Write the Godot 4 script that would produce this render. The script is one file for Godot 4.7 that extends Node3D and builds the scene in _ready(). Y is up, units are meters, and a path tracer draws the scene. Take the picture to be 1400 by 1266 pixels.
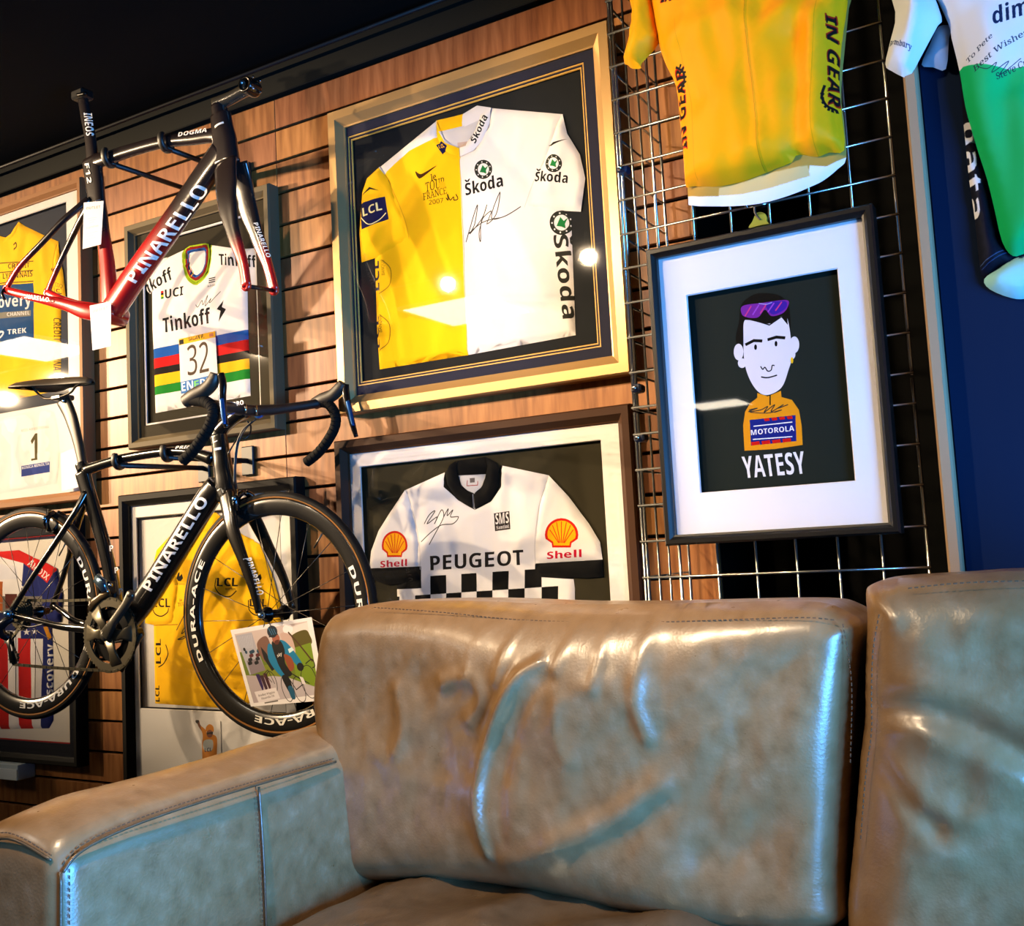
extends Node3D
# ---------------------------------------------------------------- measuring: where a line of sight of the camera meets a plane of the room
const FOC := 1372.676
const CAM := Vector3(0, 1.0, 2.28296)
var cam_basis := Basis(Vector3.UP, 0.514377) * Basis(Vector3.RIGHT, 0.0888033) * Basis(Vector3.BACK, -0.0539436)

func ray(x: float, y: float) -> Vector3:
	return cam_basis * Vector3((x - 700.0) / FOC, -(y - 633.0) / FOC, -1.0)
func P(x: float, y: float, z: float) -> Vector3:      # on the plane at distance z from the slat wall
	var d := ray(x, y)
	return CAM + d * ((z - CAM.z) / d.z)
func PX(x: float, y: float, at: float) -> Vector3:    # on the plane x = at
	var d := ray(x, y)
	return CAM + d * ((at - CAM.x) / d.x)
func PY(x: float, y: float, at: float) -> Vector3:    # on the level y = at
	var d := ray(x, y)
	return CAM + d * ((at - CAM.y) / d.y)
func V2(a: Array) -> PackedVector2Array:
	var r := PackedVector2Array()
	for i in range(0, a.size(), 2): r.append(Vector2(a[i], a[i + 1]))
	return r
func cr(ox: float, oy: float, s: float, a: Array) -> PackedVector2Array:
	var r := PackedVector2Array()
	for i in range(0, a.size(), 2): r.append(Vector2(ox + a[i] / s, oy + a[i + 1] / s))
	return r
func flat_on(a: PackedVector2Array, z: float) -> PackedVector2Array:   # photo points -> metres (x, y) on the plane z
	var r := PackedVector2Array()
	for p in a:
		var w := P(p.x, p.y, z)
		r.append(Vector2(w.x, w.y))
	return r
func smooth_line(a: PackedVector2Array, n := 6, closed := false) -> PackedVector2Array:
	var r := PackedVector2Array()
	var c := a.size()
	for i in (c if closed else c - 1):
		var p0: Vector2 = a[(i - 1 + c) % c] if closed or i > 0 else a[i]
		var p1 := a[i]
		var p2: Vector2 = a[(i + 1) % c]
		var p3: Vector2 = a[(i + 2) % c] if closed or i < c - 2 else p2
		for k in n: r.append(p1.cubic_interpolate(p2, p0, p3, float(k) / n))
	if not closed: r.append(a[c - 1])
	return r

# ---------------------------------------------------------------- naming
var taken := {}
func numbered(called: String) -> String:
	var n: int = taken.get(called, 0)
	taken[called] = n + 1
	return called if n == 0 else "%s_%03d" % [called, n]
func tag(o: Node, label: String, category := "", group := "") -> Node:
	o.set_meta("label", label)
	if category: o.set_meta("category", category)
	if group: o.set_meta("group", group)
	return o
func thing(called: String, label: String, category: String, at := Vector3.ZERO, group := "") -> Node3D:
	var o := Node3D.new()
	o.name = numbered(called)
	add_child(o)
	o.position = at
	tag(o, label, category, group)
	return o
func add(parent: Node, called: String, m: Mesh, mat: Material) -> MeshInstance3D:
	var o := MeshInstance3D.new()
	o.mesh = m
	o.material_override = mat
	if parent == self:
		o.name = numbered(called)
	else:
		var k := 0
		var nm := called
		while parent.has_node(nm):
			k += 1
			nm = "%s_%03d" % [called, k]
		o.name = nm
	parent.add_child(o, true)
	return o
func struct(called: String, m: Mesh, mat: Material) -> MeshInstance3D:
	var o := add(self, called, m, mat)
	o.set_meta("kind", "structure")
	return o
func rel(t: Node3D, v: Vector3) -> Vector3: return v - t.position

# ---------------------------------------------------------------- shapes
func begin(smooth := true) -> SurfaceTool:
	var st := SurfaceTool.new()
	st.begin(Mesh.PRIMITIVE_TRIANGLES)
	st.set_smooth_group(0 if smooth else -1)
	return st
func done(st: SurfaceTool) -> ArrayMesh:
	st.generate_normals()
	return st.commit()
func tri(st: SurfaceTool, a: Vector3, b: Vector3, c: Vector3) -> void:
	st.add_vertex(a); st.add_vertex(c); st.add_vertex(b)
func quad(st: SurfaceTool, a: Vector3, b: Vector3, c: Vector3, d: Vector3) -> void:   # counter-clockwise seen from outside
	tri(st, a, b, c); tri(st, a, c, d)
func sheet(st: SurfaceTool, rows: Array, close_u := false, close_v := false) -> void:
	var n := rows.size()
	for i in (n if close_v else n - 1):
		var a: PackedVector3Array = rows[i]
		var b: PackedVector3Array = rows[(i + 1) % n]
		for j in (a.size() if close_u else a.size() - 1):
			var k := (j + 1) % a.size()
			quad(st, a[j], a[k], b[k], b[j])
func box(st: SurfaceTool, c: Vector3, s: Vector3, ch := 0.002, b := Basis()) -> void:
	ch = minf(ch, minf(s.x, minf(s.y, s.z)) * 0.45)
	var h := s * 0.5
	var v := func(sx: int, sy: int, sz: int, ax: int) -> Vector3:
		var p := Vector3(sx * h.x, sy * h.y, sz * h.z)
		if ax != 0: p.x -= sx * ch
		if ax != 1: p.y -= sy * ch
		if ax != 2: p.z -= sz * ch
		return c + b * p
	for ax in 3:
		for s0 in [-1, 1]:
			var q := []
			for k in [[-1, -1], [1, -1], [1, 1], [-1, 1]]:
				var t := [0, 0, 0]
				t[ax] = s0; t[(ax + 1) % 3] = k[0]; t[(ax + 2) % 3] = k[1]
				q.append(v.call(t[0], t[1], t[2], ax))
			if s0 > 0: quad(st, q[0], q[1], q[2], q[3])
			else: quad(st, q[3], q[2], q[1], q[0])
	for ax in 3:      # chamfers along axis ax
		var u := (ax + 1) % 3
		var w := (ax + 2) % 3
		for su in [-1, 1]:
			for sw in [-1, 1]:
				var t0 := [0, 0, 0]
				t0[u] = su; t0[w] = sw; t0[ax] = -1
				var t1 := t0.duplicate()
				t1[ax] = 1
				var a = v.call(t0[0], t0[1], t0[2], u)
				var a1 = v.call(t1[0], t1[1], t1[2], u)
				var d = v.call(t0[0], t0[1], t0[2], w)
				var d1 = v.call(t1[0], t1[1], t1[2], w)
				if su * sw > 0: quad(st, a, d, d1, a1)
				else: quad(st, d, a, a1, d1)
	for sx in [-1, 1]:
		for sy in [-1, 1]:
			for sz in [-1, 1]:
				var a = v.call(sx, sy, sz, 0)
				var e = v.call(sx, sy, sz, 1)
				var f = v.call(sx, sy, sz, 2)
				if sx * sy * sz > 0: tri(st, a, e, f)
				else: tri(st, a, f, e)
func box_mesh(c: Vector3, s: Vector3, ch := 0.002, b := Basis()) -> ArrayMesh:
	var st := begin(false)
	box(st, c, s, ch, b)
	return done(st)
func loft(st: SurfaceTool, path: PackedVector3Array, a: Array, b: Array, axis := Vector3.BACK, sides := 16, caps := true, power := 2.0) -> void:
	# ellipses along a path: a is the half width across the path and the axis, b the half width along the axis
	var rows := []
	var n := path.size()
	for i in n:
		var t := (path[mini(i + 1, n - 1)] - path[maxi(i - 1, 0)]).normalized()
		var z := (axis - t * axis.dot(t)).normalized()
		var x := t.cross(z)
		var f := float(i) / (n - 1)
		var ra := pick(a, f)
		var rb := pick(b, f)
		var r := PackedVector3Array()
		for k in sides:
			var w := TAU * k / sides
			var cx := cos(w)
			var sx := sin(w)
			r.append(path[i] + x * ra * signf(cx) * pow(absf(cx), 2.0 / power) + z * rb * signf(sx) * pow(absf(sx), 2.0 / power))
		rows.append(r)
	sheet(st, rows, true)
	if caps:
		for e in [0, n - 1]:
			var r: PackedVector3Array = rows[e]
			for k in sides:
				if e == 0: tri(st, path[e], r[(k + 1) % sides], r[k])
				else: tri(st, path[e], r[k], r[(k + 1) % sides])
func pick(a: Array, f: float) -> float:     # a row of values read off at f in 0..1
	if a.size() == 1: return a[0]
	var t := f * (a.size() - 1)
	var i := mini(int(t), a.size() - 2)
	return lerpf(a[i], a[i + 1], smoothstep(0.0, 1.0, t - i) if a.size() > 2 else t - i)
func tube(st: SurfaceTool, path: PackedVector3Array, r: float, sides := 8) -> void:
	loft(st, path, [r], [r], Vector3(0.31, 0.17, 0.93) if path.size() > 1 and absf((path[1] - path[0]).normalized().z) < 0.9 else Vector3(0.9, 0.4, 0.1), sides)
func rod(a: Vector3, b: Vector3, r: float, sides := 8) -> ArrayMesh:
	var st := begin()
	tube(st, PackedVector3Array([a, b]), r, sides)
	return done(st)
func curve3(pts: Array, n := 8) -> PackedVector3Array:
	var r := PackedVector3Array()
	var c := pts.size()
	for i in c - 1:
		for k in n: r.append(pts[i].cubic_interpolate(pts[i + 1], pts[maxi(i - 1, 0)], pts[mini(i + 2, c - 1)], float(k) / n))
	r.append(pts[c - 1])
	return r
func revolve(st: SurfaceTool, c: Vector3, prof: PackedVector2Array, n := 64, b := Basis(), closed := true) -> void:   # (radius, offset along b.z)
	var rows := []
	for i in n:
		var w := TAU * i / n
		var r := PackedVector3Array()
		for p in prof: r.append(c + b * Vector3(cos(w) * p.x, sin(w) * p.x, p.y))
		rows.append(r)
	sheet(st, rows, closed, true)
func prism(st: SurfaceTool, poly: PackedVector2Array, z0: float, z1: float, b := Transform3D()) -> void:
	if Geometry2D.is_polygon_clockwise(poly):
		poly = poly.duplicate()
	else:
		poly = poly.duplicate()
		poly.reverse()
	var t := Geometry2D.triangulate_polygon(poly)
	for i in range(0, t.size(), 3):
		var q := []
		for k in 3: q.append(poly[t[i + k]])
		if (q[1] - q[0]).cross(q[2] - q[0]) < 0: q.reverse()
		tri(st, b * Vector3(q[0].x, q[0].y, z1), b * Vector3(q[1].x, q[1].y, z1), b * Vector3(q[2].x, q[2].y, z1))
		tri(st, b * Vector3(q[2].x, q[2].y, z0), b * Vector3(q[1].x, q[1].y, z0), b * Vector3(q[0].x, q[0].y, z0))
	var sgn := 0.0
	for i in poly.size(): sgn += poly[i].cross(poly[(i + 1) % poly.size()])
	for i in poly.size():
		var p := poly[i]
		var q2 := poly[(i + 1) % poly.size()]
		if sgn < 0:
			var s := p
			p = q2
			q2 = s
		quad(st, b * Vector3(p.x, p.y, z0), b * Vector3(q2.x, q2.y, z0), b * Vector3(q2.x, q2.y, z1), b * Vector3(p.x, p.y, z1))

# ---------------------------------------------------------------- materials
var mats := {}
func mat(c: Color, rough := 0.6, metal := 0.0, coat := 0.0) -> StandardMaterial3D:
	var key := str(c.to_html(), rough, "/", metal, "/", coat)
	if mats.has(key): return mats[key]
	var m := StandardMaterial3D.new()
	m.albedo_color = c
	m.roughness = rough
	m.metallic = metal
	if rough >= 0.6: m.metallic_specular = 0.22
	if coat > 0.0:
		m.clearcoat_enabled = true
		m.clearcoat = coat
		m.clearcoat_roughness = 0.08
	mats[key] = m
	return m
func noise_tex(freq: float, sd: int, ramp: Array, size := 512, oct := 4, kind := FastNoiseLite.TYPE_SIMPLEX_SMOOTH) -> NoiseTexture2D:
	var n := FastNoiseLite.new()
	n.noise_type = kind
	n.frequency = freq
	n.seed = sd
	n.fractal_octaves = oct
	var t := NoiseTexture2D.new()
	t.width = size
	t.height = size
	t.seamless = true
	t.noise = n
	if ramp.size():
		var g := Gradient.new()
		g.offsets = PackedFloat32Array(ramp.map(func(e): return e[0]))
		g.colors = PackedColorArray(ramp.map(func(e): return e[1]))
		t.color_ramp = g
	return t
func emit(c: Color, e: float) -> StandardMaterial3D:
	var m := StandardMaterial3D.new()
	m.albedo_color = Color(0.9, 0.9, 0.9)
	m.emission_enabled = true
	m.emission = c
	m.emission_energy_multiplier = e
	return m

var wood := []
var glass: StandardMaterial3D
var cloth_bump: NoiseTexture2D
var black := Color(0.012, 0.012, 0.013)
var carbon: StandardMaterial3D
var rubber: StandardMaterial3D
var alloy: StandardMaterial3D
var chrome: StandardMaterial3D
func make_materials() -> void:
	for k in 4:
		var m := StandardMaterial3D.new()
		var t := [0.0, 0.035, -0.03, 0.01][k] as float
		m.albedo_texture = noise_tex(0.012, 11 + k, [[0.0, Color(0.39 + t, 0.22 + t, 0.10)], [0.45, Color(0.51 + t, 0.32 + t, 0.165)], [1.0, Color(0.60 + t, 0.40 + t, 0.23)]], 512, 5)
		m.uv1_triplanar = true
		m.uv1_world_triplanar = true
		m.uv1_scale = Vector3(5.0, 0.55, 5.0)
		m.uv1_offset = Vector3(k * 0.37, k * 0.21, 0)
		m.roughness = 0.42
		m.metallic_specular = 0.35
		wood.append(m)
	glass = StandardMaterial3D.new()
	glass.transparency = BaseMaterial3D.TRANSPARENCY_ALPHA
	glass.albedo_color = Color(0.02, 0.02, 0.02, 0.01)
	glass.roughness = 0.02
	glass.metallic_specular = 0.5
	cloth_bump = noise_tex(0.09, 5, [], 256, 2)
	carbon = mat(Color(0.045, 0.043, 0.04), 0.22, 0.0, 0.6)
	rubber = mat(Color(0.055, 0.055, 0.058), 0.62)
	alloy = mat(Color(0.52, 0.51, 0.48), 0.3, 0.9)
	chrome = mat(Color(0.72, 0.73, 0.74), 0.16, 1.0)
# ---------------------------------------------------------------- light
const CEIL := 2.545
const LAMPS := [[-7.21, 2.57], [-6.30, 2.40], [-4.52, 2.53], [-2.75, 2.06], [-1.97, 2.10], [-0.90, 2.05]]
func make_view() -> void:
	var c := Camera3D.new()
	c.name = "camera"
	c.fov = rad_to_deg(2.0 * atan(633.0 / FOC))
	c.near = 0.02
	c.far = 60.0
	c.transform = Transform3D(cam_basis, CAM)
	add_child(c)
	c.current = true
	var e := Environment.new()
	e.background_mode = Environment.BG_SKY
	var sky := Sky.new()
	var sm := ProceduralSkyMaterial.new()
	sm.sky_top_color = Color(0.30, 0.52, 0.85)
	sm.sky_horizon_color = Color(0.62, 0.78, 0.92)
	sm.ground_horizon_color = Color(0.40, 0.44, 0.48)
	sm.ground_bottom_color = Color(0.22, 0.23, 0.24)
	sm.sun_angle_max = 0.0
	sky.sky_material = sm
	e.sky = sky
	e.background_energy_multiplier = 1.0
	e.tonemap_mode = Environment.TONE_MAPPER_LINEAR
	e.tonemap_exposure = EXPOSURE
	e.sdfgi_enabled = true
	e.ssao_enabled = true
	e.ssil_enabled = true
	var w := WorldEnvironment.new()
	w.name = "environment"
	w.environment = e
	add_child(w)
const EXPOSURE := 1.0
const WIN := [1.55, 0.12, 1.25, 1.35, 2.60]     # the shop window in the right wall: x, low, high, near the slat wall, far from it
func make_daylight() -> void:
	var a := AreaLight3D.new()
	a.name = "window_daylight"
	a.area_size = Vector2(WIN[4] - WIN[3], WIN[2] - WIN[1])
	a.light_color = Color(0.33, 0.66, 1.0)
	a.light_energy = 28.0
	a.area_range = 14.0
	a.shadow_enabled = true
	add_child(a)
	a.look_at_from_position(Vector3(WIN[0] - 0.03, (WIN[1] + WIN[2]) / 2, (WIN[3] + WIN[4]) / 2), Vector3(-5, (WIN[1] + WIN[2]) / 2, (WIN[3] + WIN[4]) / 2))
func spot_lamp(k: int, target: Vector3, energy: float, angle: float, label: String) -> void:
	var at := Vector3(LAMPS[k][0], 2.40, LAMPS[k][1])
	var t := thing("track_lamp", label, "lamp", at, "spot lamps on the ceiling track")
	var dir := (target - at).normalized()
	var b := Basis.looking_at(dir)
	var back := Basis(b.x, b.y, b.z)
	var st := begin()
	revolve(st, Vector3.ZERO, V2([0.0, 0.13, 0.03, 0.125, 0.042, 0.10, 0.045, -0.02, 0.040, -0.02, 0.038, 0.01, 0.0, 0.01]), 24, back, false)
	add(t, "housing", done(st), mat(Color(0.03, 0.03, 0.03), 0.4))
	st = begin()
	revolve(st, Vector3.ZERO, V2([0.0, -0.018, 0.018, -0.016, 0.032, -0.008, 0.036, 0.004, 0.0, 0.006]), 24, back, false)
	add(t, "bulb", done(st), emit(Color(1.0, 0.84, 0.62), 34.0))
	add(t, "stem", rod(Vector3(0, 0.03, 0), Vector3(0, CEIL - 2.40 - 0.022, 0), 0.008), mat(Color(0.03, 0.03, 0.03), 0.4))
	var l := SpotLight3D.new()
	l.name = "beam"
	l.light_color = Color(1.0, 0.87, 0.70)
	l.light_energy = energy
	l.spot_angle = angle
	l.spot_angle_attenuation = 0.8
	l.spot_range = 14.0
	l.spot_attenuation = 2.0
	l.light_size = 0.03
	l.shadow_enabled = true
	t.add_child(l)
	l.transform = Transform3D(b, dir * 0.03)
func make_lamps() -> void:
	spot_lamp(0, Vector3(-3.1, 1.62, 0), 37.0, 16.0, "track spot lamp, the farthest left of the six above the sofa")
	spot_lamp(1, Vector3(-2.55, 1.58, 0), 38.0, 16.0, "track spot lamp, second from the left on the ceiling track")
	spot_lamp(2, Vector3(-1.95, 1.50, 0), 19.0, 19.0, "track spot lamp third from the left on the ceiling track")
	spot_lamp(3, Vector3(-1.30, 1.50, 0), 4.2, 24.0, "track spot lamp, third from the right on the ceiling track")
	spot_lamp(4, Vector3(-0.65, 1.65, 0.35), 5.6, 30.0, "track spot lamp, second from the right on the ceiling track")
	spot_lamp(5, Vector3(-0.95, 0.80, 0.9), 5.0, 28.0, "track spot lamp at the right end of the track, aimed at the sofa")
	panel_light(-3.25, 3.05, "square ceiling panel light nearer the sofa", 1.3)
	panel_light(-6.0, 2.0, "square ceiling panel light far to the left, beside the lamp track", 1.0)
	panel_light(-3.45, 9.3, "square ceiling panel light at the far end of the room", 1.2)
	var st := begin(false)
	box(st, Vector3(-4.6, CEIL - 0.012, 2.3), Vector3(6.4, 0.022, 0.035))
	tag(add(self, "lamp_track", done(st), mat(Color(0.02, 0.02, 0.02), 0.4)), "black ceiling track that carries the spot lamps", "track")
func panel_light(x: float, z: float, label: String, e: float) -> void:
	var t := thing("ceiling_panel_light", label, "light", Vector3(x, CEIL, z), "square ceiling light panels")
	var st := begin(false)
	for s in [-1, 1]:
		box(st, Vector3(s * 0.305, -0.012, 0), Vector3(0.02, 0.022, 0.63))
		box(st, Vector3(0, -0.012, s * 0.305), Vector3(0.59, 0.022, 0.02))
	add(t, "rim", done(st), mat(Color(0.8, 0.8, 0.8), 0.5))
	add(t, "diffuser", box_mesh(Vector3(0, -0.009, 0), Vector3(0.59, 0.012, 0.59)), emit(Color(1.0, 0.95, 0.86), 0.9))
	var l := AreaLight3D.new()
	l.name = "panel_glow"
	l.area_size = Vector2(0.58, 0.58)
	l.light_color = Color(1.0, 0.94, 0.84)
	l.light_energy = e
	l.area_range = 12.0
	l.shadow_enabled = true
	t.add_child(l)
	l.transform = Transform3D(Basis(Vector3.RIGHT, -PI / 2), Vector3(0, -0.02, 0))

# ---------------------------------------------------------------- the room
func make_room() -> void:
	var dark := mat(Color(0.06, 0.065, 0.06), 0.8)
	var x0 := -8.6
	var x1: float = WIN[0]
	var z1 := 10.5
	struct("floor", box_mesh(Vector3((x0 + x1) / 2, -0.06, z1 / 2 - 0.5), Vector3(x1 - x0 + 0.4, 0.12, z1 + 1.4)), mat(Color(0.20, 0.19, 0.18), 0.55))
	struct("ceiling", box_mesh(Vector3((x0 + x1) / 2, CEIL + 0.06, z1 / 2 - 0.5), Vector3(x1 - x0 + 0.4, 0.12, z1 + 1.4)), mat(Color(0.022, 0.026, 0.022), 0.9))
	struct("wall_left", box_mesh(Vector3(x0 - 0.06, CEIL / 2, z1 / 2 - 0.5), Vector3(0.12, CEIL, z1 + 1.4)), mat(Color(0.25, 0.22, 0.19), 0.8))
	struct("wall_front", box_mesh(Vector3((x0 + x1) / 2, CEIL / 2, z1 + 0.06), Vector3(x1 - x0, CEIL, 0.12)), mat(Color(0.16, 0.16, 0.16), 0.8))
	# right wall with the shop window
	var st := begin(false)
	var zc := (WIN[3] + WIN[4]) / 2.0 as float
	box(st, Vector3(x1 + 0.06, CEIL / 2, (WIN[3] - 1.2) / 2.0), Vector3(0.12, CEIL, WIN[3] + 1.2))
	box(st, Vector3(x1 + 0.06, CEIL / 2, (WIN[4] + z1) / 2.0), Vector3(0.12, CEIL, z1 - WIN[4]))
	box(st, Vector3(x1 + 0.06, WIN[1] / 2.0, zc), Vector3(0.12, WIN[1], WIN[4] - WIN[3]))
	box(st, Vector3(x1 + 0.06, (WIN[2] + CEIL) / 2.0, zc), Vector3(0.12, CEIL - WIN[2], WIN[4] - WIN[3]))
	struct("wall_right", done(st), mat(Color(0.30, 0.30, 0.31), 0.8))
	var w := Node3D.new()
	w.name = "window_1"
	w.set_meta("kind", "structure")
	add_child(w)
	st = begin(false)
	for y in [WIN[1] + 0.025, WIN[2] - 0.025]: box(st, Vector3(x1 + 0.06, y, zc), Vector3(0.07, 0.05, WIN[4] - WIN[3]))
	for z in [WIN[3] + 0.025, zc, WIN[4] - 0.025]: box(st, Vector3(x1 + 0.06, (WIN[1] + WIN[2]) / 2.0, z), Vector3(0.07, WIN[2] - WIN[1] - 0.1, 0.05))
	add(w, "window_frame", done(st), mat(Color(0.05, 0.05, 0.05), 0.4))
	for s in 2:
		add(w, "pane", box_mesh(Vector3(x1 + 0.06, (WIN[1] + WIN[2]) / 2.0, lerpf(WIN[3], WIN[4], 0.25 + 0.5 * s)), Vector3(0.006, WIN[2] - WIN[1] - 0.1, (WIN[4] - WIN[3]) / 2 - 0.075), 0.0005), glass)
	# slat wall
	var wall := Node3D.new()
	wall.name = "wall_back"
	wall.set_meta("kind", "structure")
	add_child(wall)
	var xe := P(951, 320, 0).x
	add(wall, "backing_board", box_mesh(Vector3((x0 + xe) / 2, CEIL / 2, -0.031), Vector3(xe - x0, CEIL, 0.03)), mat(Color(0.05, 0.028, 0.016), 0.7))
	var seam := P(393, 640, 0).x
	var ends := [x0, x0 + 1.9, seam - 1.22 * 2, seam - 0.002, xe]
	var shared := {}
	for k in range(-1, 23):
		var top: float = minf(2.3407 - 0.1016 * k - 0.0045, 2.447)
		var low: float = maxf(2.3407 - 0.1016 * (k + 1) + 0.0045, 0.0)
		for e in ends.size() - 1:
			var a: float = ends[e]
			var b: float = ends[e + 1] - 0.0012
			var key := "%d/%.4f" % [e, top - low]
			if not shared.has(key): shared[key] = box_mesh(Vector3((a + b) / 2, 0, -0.008), Vector3(b - a, top - low, 0.016), 0.0012)
			var o := add(wall, "slat", shared[key], wood[posmod(k * 7 + e * 3 + (k * k) / 3, 4)])
			o.position.y = (top + low) / 2
	# dark trim over the slats, pipe, dark recess behind the grid, navy wall
	struct("trim_1", box_mesh(Vector3((x0 + 0.2) / 2, (2.449 + CEIL) / 2, -0.003), Vector3(0.2 - x0, CEIL - 2.449, 0.03), 0.003), mat(Color(0.075, 0.08, 0.068), 0.75))
	struct("wall_back_recess", box_mesh(Vector3((xe + 1.6) / 2, CEIL / 2, -0.41), Vector3(1.6 - xe + 0.3, CEIL, 0.06)), mat(Color(0.03, 0.032, 0.03), 0.8))
	struct("wall_recess_side", box_mesh(Vector3(xe - 0.012, CEIL / 2, -0.21), Vector3(0.02, CEIL, 0.33)), mat(Color(0.035, 0.03, 0.025), 0.8))
	var st2 := begin()
	tube(st2, PackedVector3Array([Vector3(-8.4, CEIL - 0.03, 0.06), Vector3(0.2, CEIL - 0.03, 0.06)]), 0.006)
	tag(add(self, "ceiling_conduit", done(st2), mat(Color(0.06, 0.06, 0.055), 0.5)), "thin grey conduit running along the top of the wall", "conduit")
	var zs := 0.36
	var sl := P(1248.6, 250, zs).x
	var sr := P(1268, 250, zs).x
	struct("trim_2", box_mesh(Vector3((sl + sr) / 2, CEIL / 2, zs - 0.012), Vector3(sr - sl, CEIL, 0.05), 0.004), mat(Color(0.58, 0.48, 0.37), 0.7))
	struct("wall_navy", box_mesh(Vector3((sr + x1) / 2, CEIL / 2, zs - 0.05), Vector3(x1 - sr, CEIL, 0.06), 0.003), mat(Color(0.02, 0.085, 0.18), 0.7))
# ---------------------------------------------------------------- picture frames
func frame_rect(z: float, tl: Vector2, tr: Vector2, br: Vector2, bl := Vector2.ZERO) -> Rect2:
	var a := P(tl.x, tl.y, z)
	var b := P(tr.x, tr.y, z)
	var c := P(br.x, br.y, z)
	var x0 := a.x
	var y1 := (a.y + b.y) / 2
	var y0 := c.y
	if bl != Vector2.ZERO:
		var d := P(bl.x, bl.y, z)
		x0 = (a.x + d.x) / 2
		y0 = (c.y + d.y) / 2
	var x1 := (b.x + c.x) / 2
	return Rect2(x0, y0, x1 - x0, y1 - y0)
func moulding(t: Node3D, r: Rect2, prof: PackedVector2Array, m: Material, called := "moulding") -> void:
	# prof: (distance inwards from the outer edge, height above the wall); four mitred bars
	var o := Vector3(t.position.x, t.position.y, 0)
	var cs := [Vector3(r.position.x, r.position.y, 0), Vector3(r.end.x, r.position.y, 0), Vector3(r.end.x, r.end.y, 0), Vector3(r.position.x, r.end.y, 0)]
	var ins := [Vector3(1, 1, 0), Vector3(-1, 1, 0), Vector3(-1, -1, 0), Vector3(1, -1, 0)]
	for k in 4:
		var st := begin(false)
		var rows := []
		for e in [k, (k + 1) % 4]:
			var row := PackedVector3Array()
			for p in prof: row.append(cs[e] + ins[e] * p.x + Vector3(0, 0, p.y - t.position.z) - o)
			rows.append(row)
		sheet(st, rows, false)
		quad(st, rows[0][0], rows[1][0], rows[1][prof.size() - 1], rows[0][prof.size() - 1])
		add(t, called, done(st), m)
func ring(t: Node3D, called: String, outer: Rect2, inner: Rect2, z0: float, z1: float, m: Material) -> void:   # a flat board with a bevelled opening
	var o := Vector3(t.position.x, t.position.y, t.position.z)
	var st := begin(false)
	var corners := func(r: Rect2, z: float) -> Array: return [Vector3(r.position.x, r.position.y, z) - o, Vector3(r.end.x, r.position.y, z) - o, Vector3(r.end.x, r.end.y, z) - o, Vector3(r.position.x, r.end.y, z) - o]
	var a: Array = corners.call(outer, z1)
	var b: Array = corners.call(inner, z1)
	var c: Array = corners.call(inner.grow(-0.002), z0)
	var d: Array = corners.call(outer, z0)
	for k in 4:
		var n := (k + 1) % 4
		quad(st, a[k], a[n], b[n], b[k])
		quad(st, b[k], b[n], c[n], c[k])
		quad(st, d[n], d[k], c[k], c[n])
		quad(st, d[k], d[n], a[n], a[k])
	add(t, called, done(st), m)
func pane(t: Node3D, r: Rect2, z: float) -> void:
	add(t, "glass_pane", box_mesh(Vector3(r.get_center().x, r.get_center().y, z) - t.position, Vector3(r.size.x, r.size.y, 0.002), 0.0004), glass)
func board(t: Node3D, called: String, r: Rect2, z0: float, z1: float, m: Material) -> void:
	add(t, called, box_mesh(Vector3(r.get_center().x, r.get_center().y, (z0 + z1) / 2) - t.position, Vector3(r.size.x, r.size.y, z1 - z0), 0.0005), m)
func base_of(r: Rect2) -> Vector3: return Vector3(r.get_center().x, r.position.y, 0.0)

const ZF := 0.046      # front of the frames
const ZJ := 0.008      # backing boards the shirts lie on
func grow4(r: Rect2, l: float, b: float, rr: float, t: float) -> Rect2: return r.grow_individual(l, b, rr, t)

func picture(label: String, r: Rect2, width: float, mould: Material, lip: float, mats_: Array, back: Material, zoff := 0.0) -> Node3D:
	# mats_: [[inner rect, material, front z], ...] from the glass inwards
	var t := thing("picture_frame", label, "picture frame", base_of(r) + Vector3(0, 0, zoff))
	var z := zoff
	moulding(t, r, PackedVector2Array([Vector2(0, z + 0.001), Vector2(0, z + ZF - 0.006), Vector2(0.004, z + ZF), Vector2(width * 0.55, z + ZF), Vector2(width - 0.004, z + ZF - lip), Vector2(width, z + ZF - lip - 0.002), Vector2(width, z + 0.001)]), mould)
	var inn := r.grow(-width + 0.001)
	pane(t, inn, z + ZF - lip - 0.005)
	var outer := inn
	var k := 0
	for m in mats_:
		ring(t, m[3] if m.size() > 3 else "mat_board", outer, m[0], m[2] - 0.003 + z, m[2] + z, m[1])
		k += 1
	board(t, "backing_board", inn, z + 0.003, z + ZJ, back)
	return t
func on_rect(z: float, a: Array) -> Rect2: return frame_rect(z, Vector2(a[0], a[1]), Vector2(a[2], a[3]), Vector2(a[4], a[5]), Vector2(a[6], a[7]) if a.size() > 6 else Vector2.ZERO)

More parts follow.
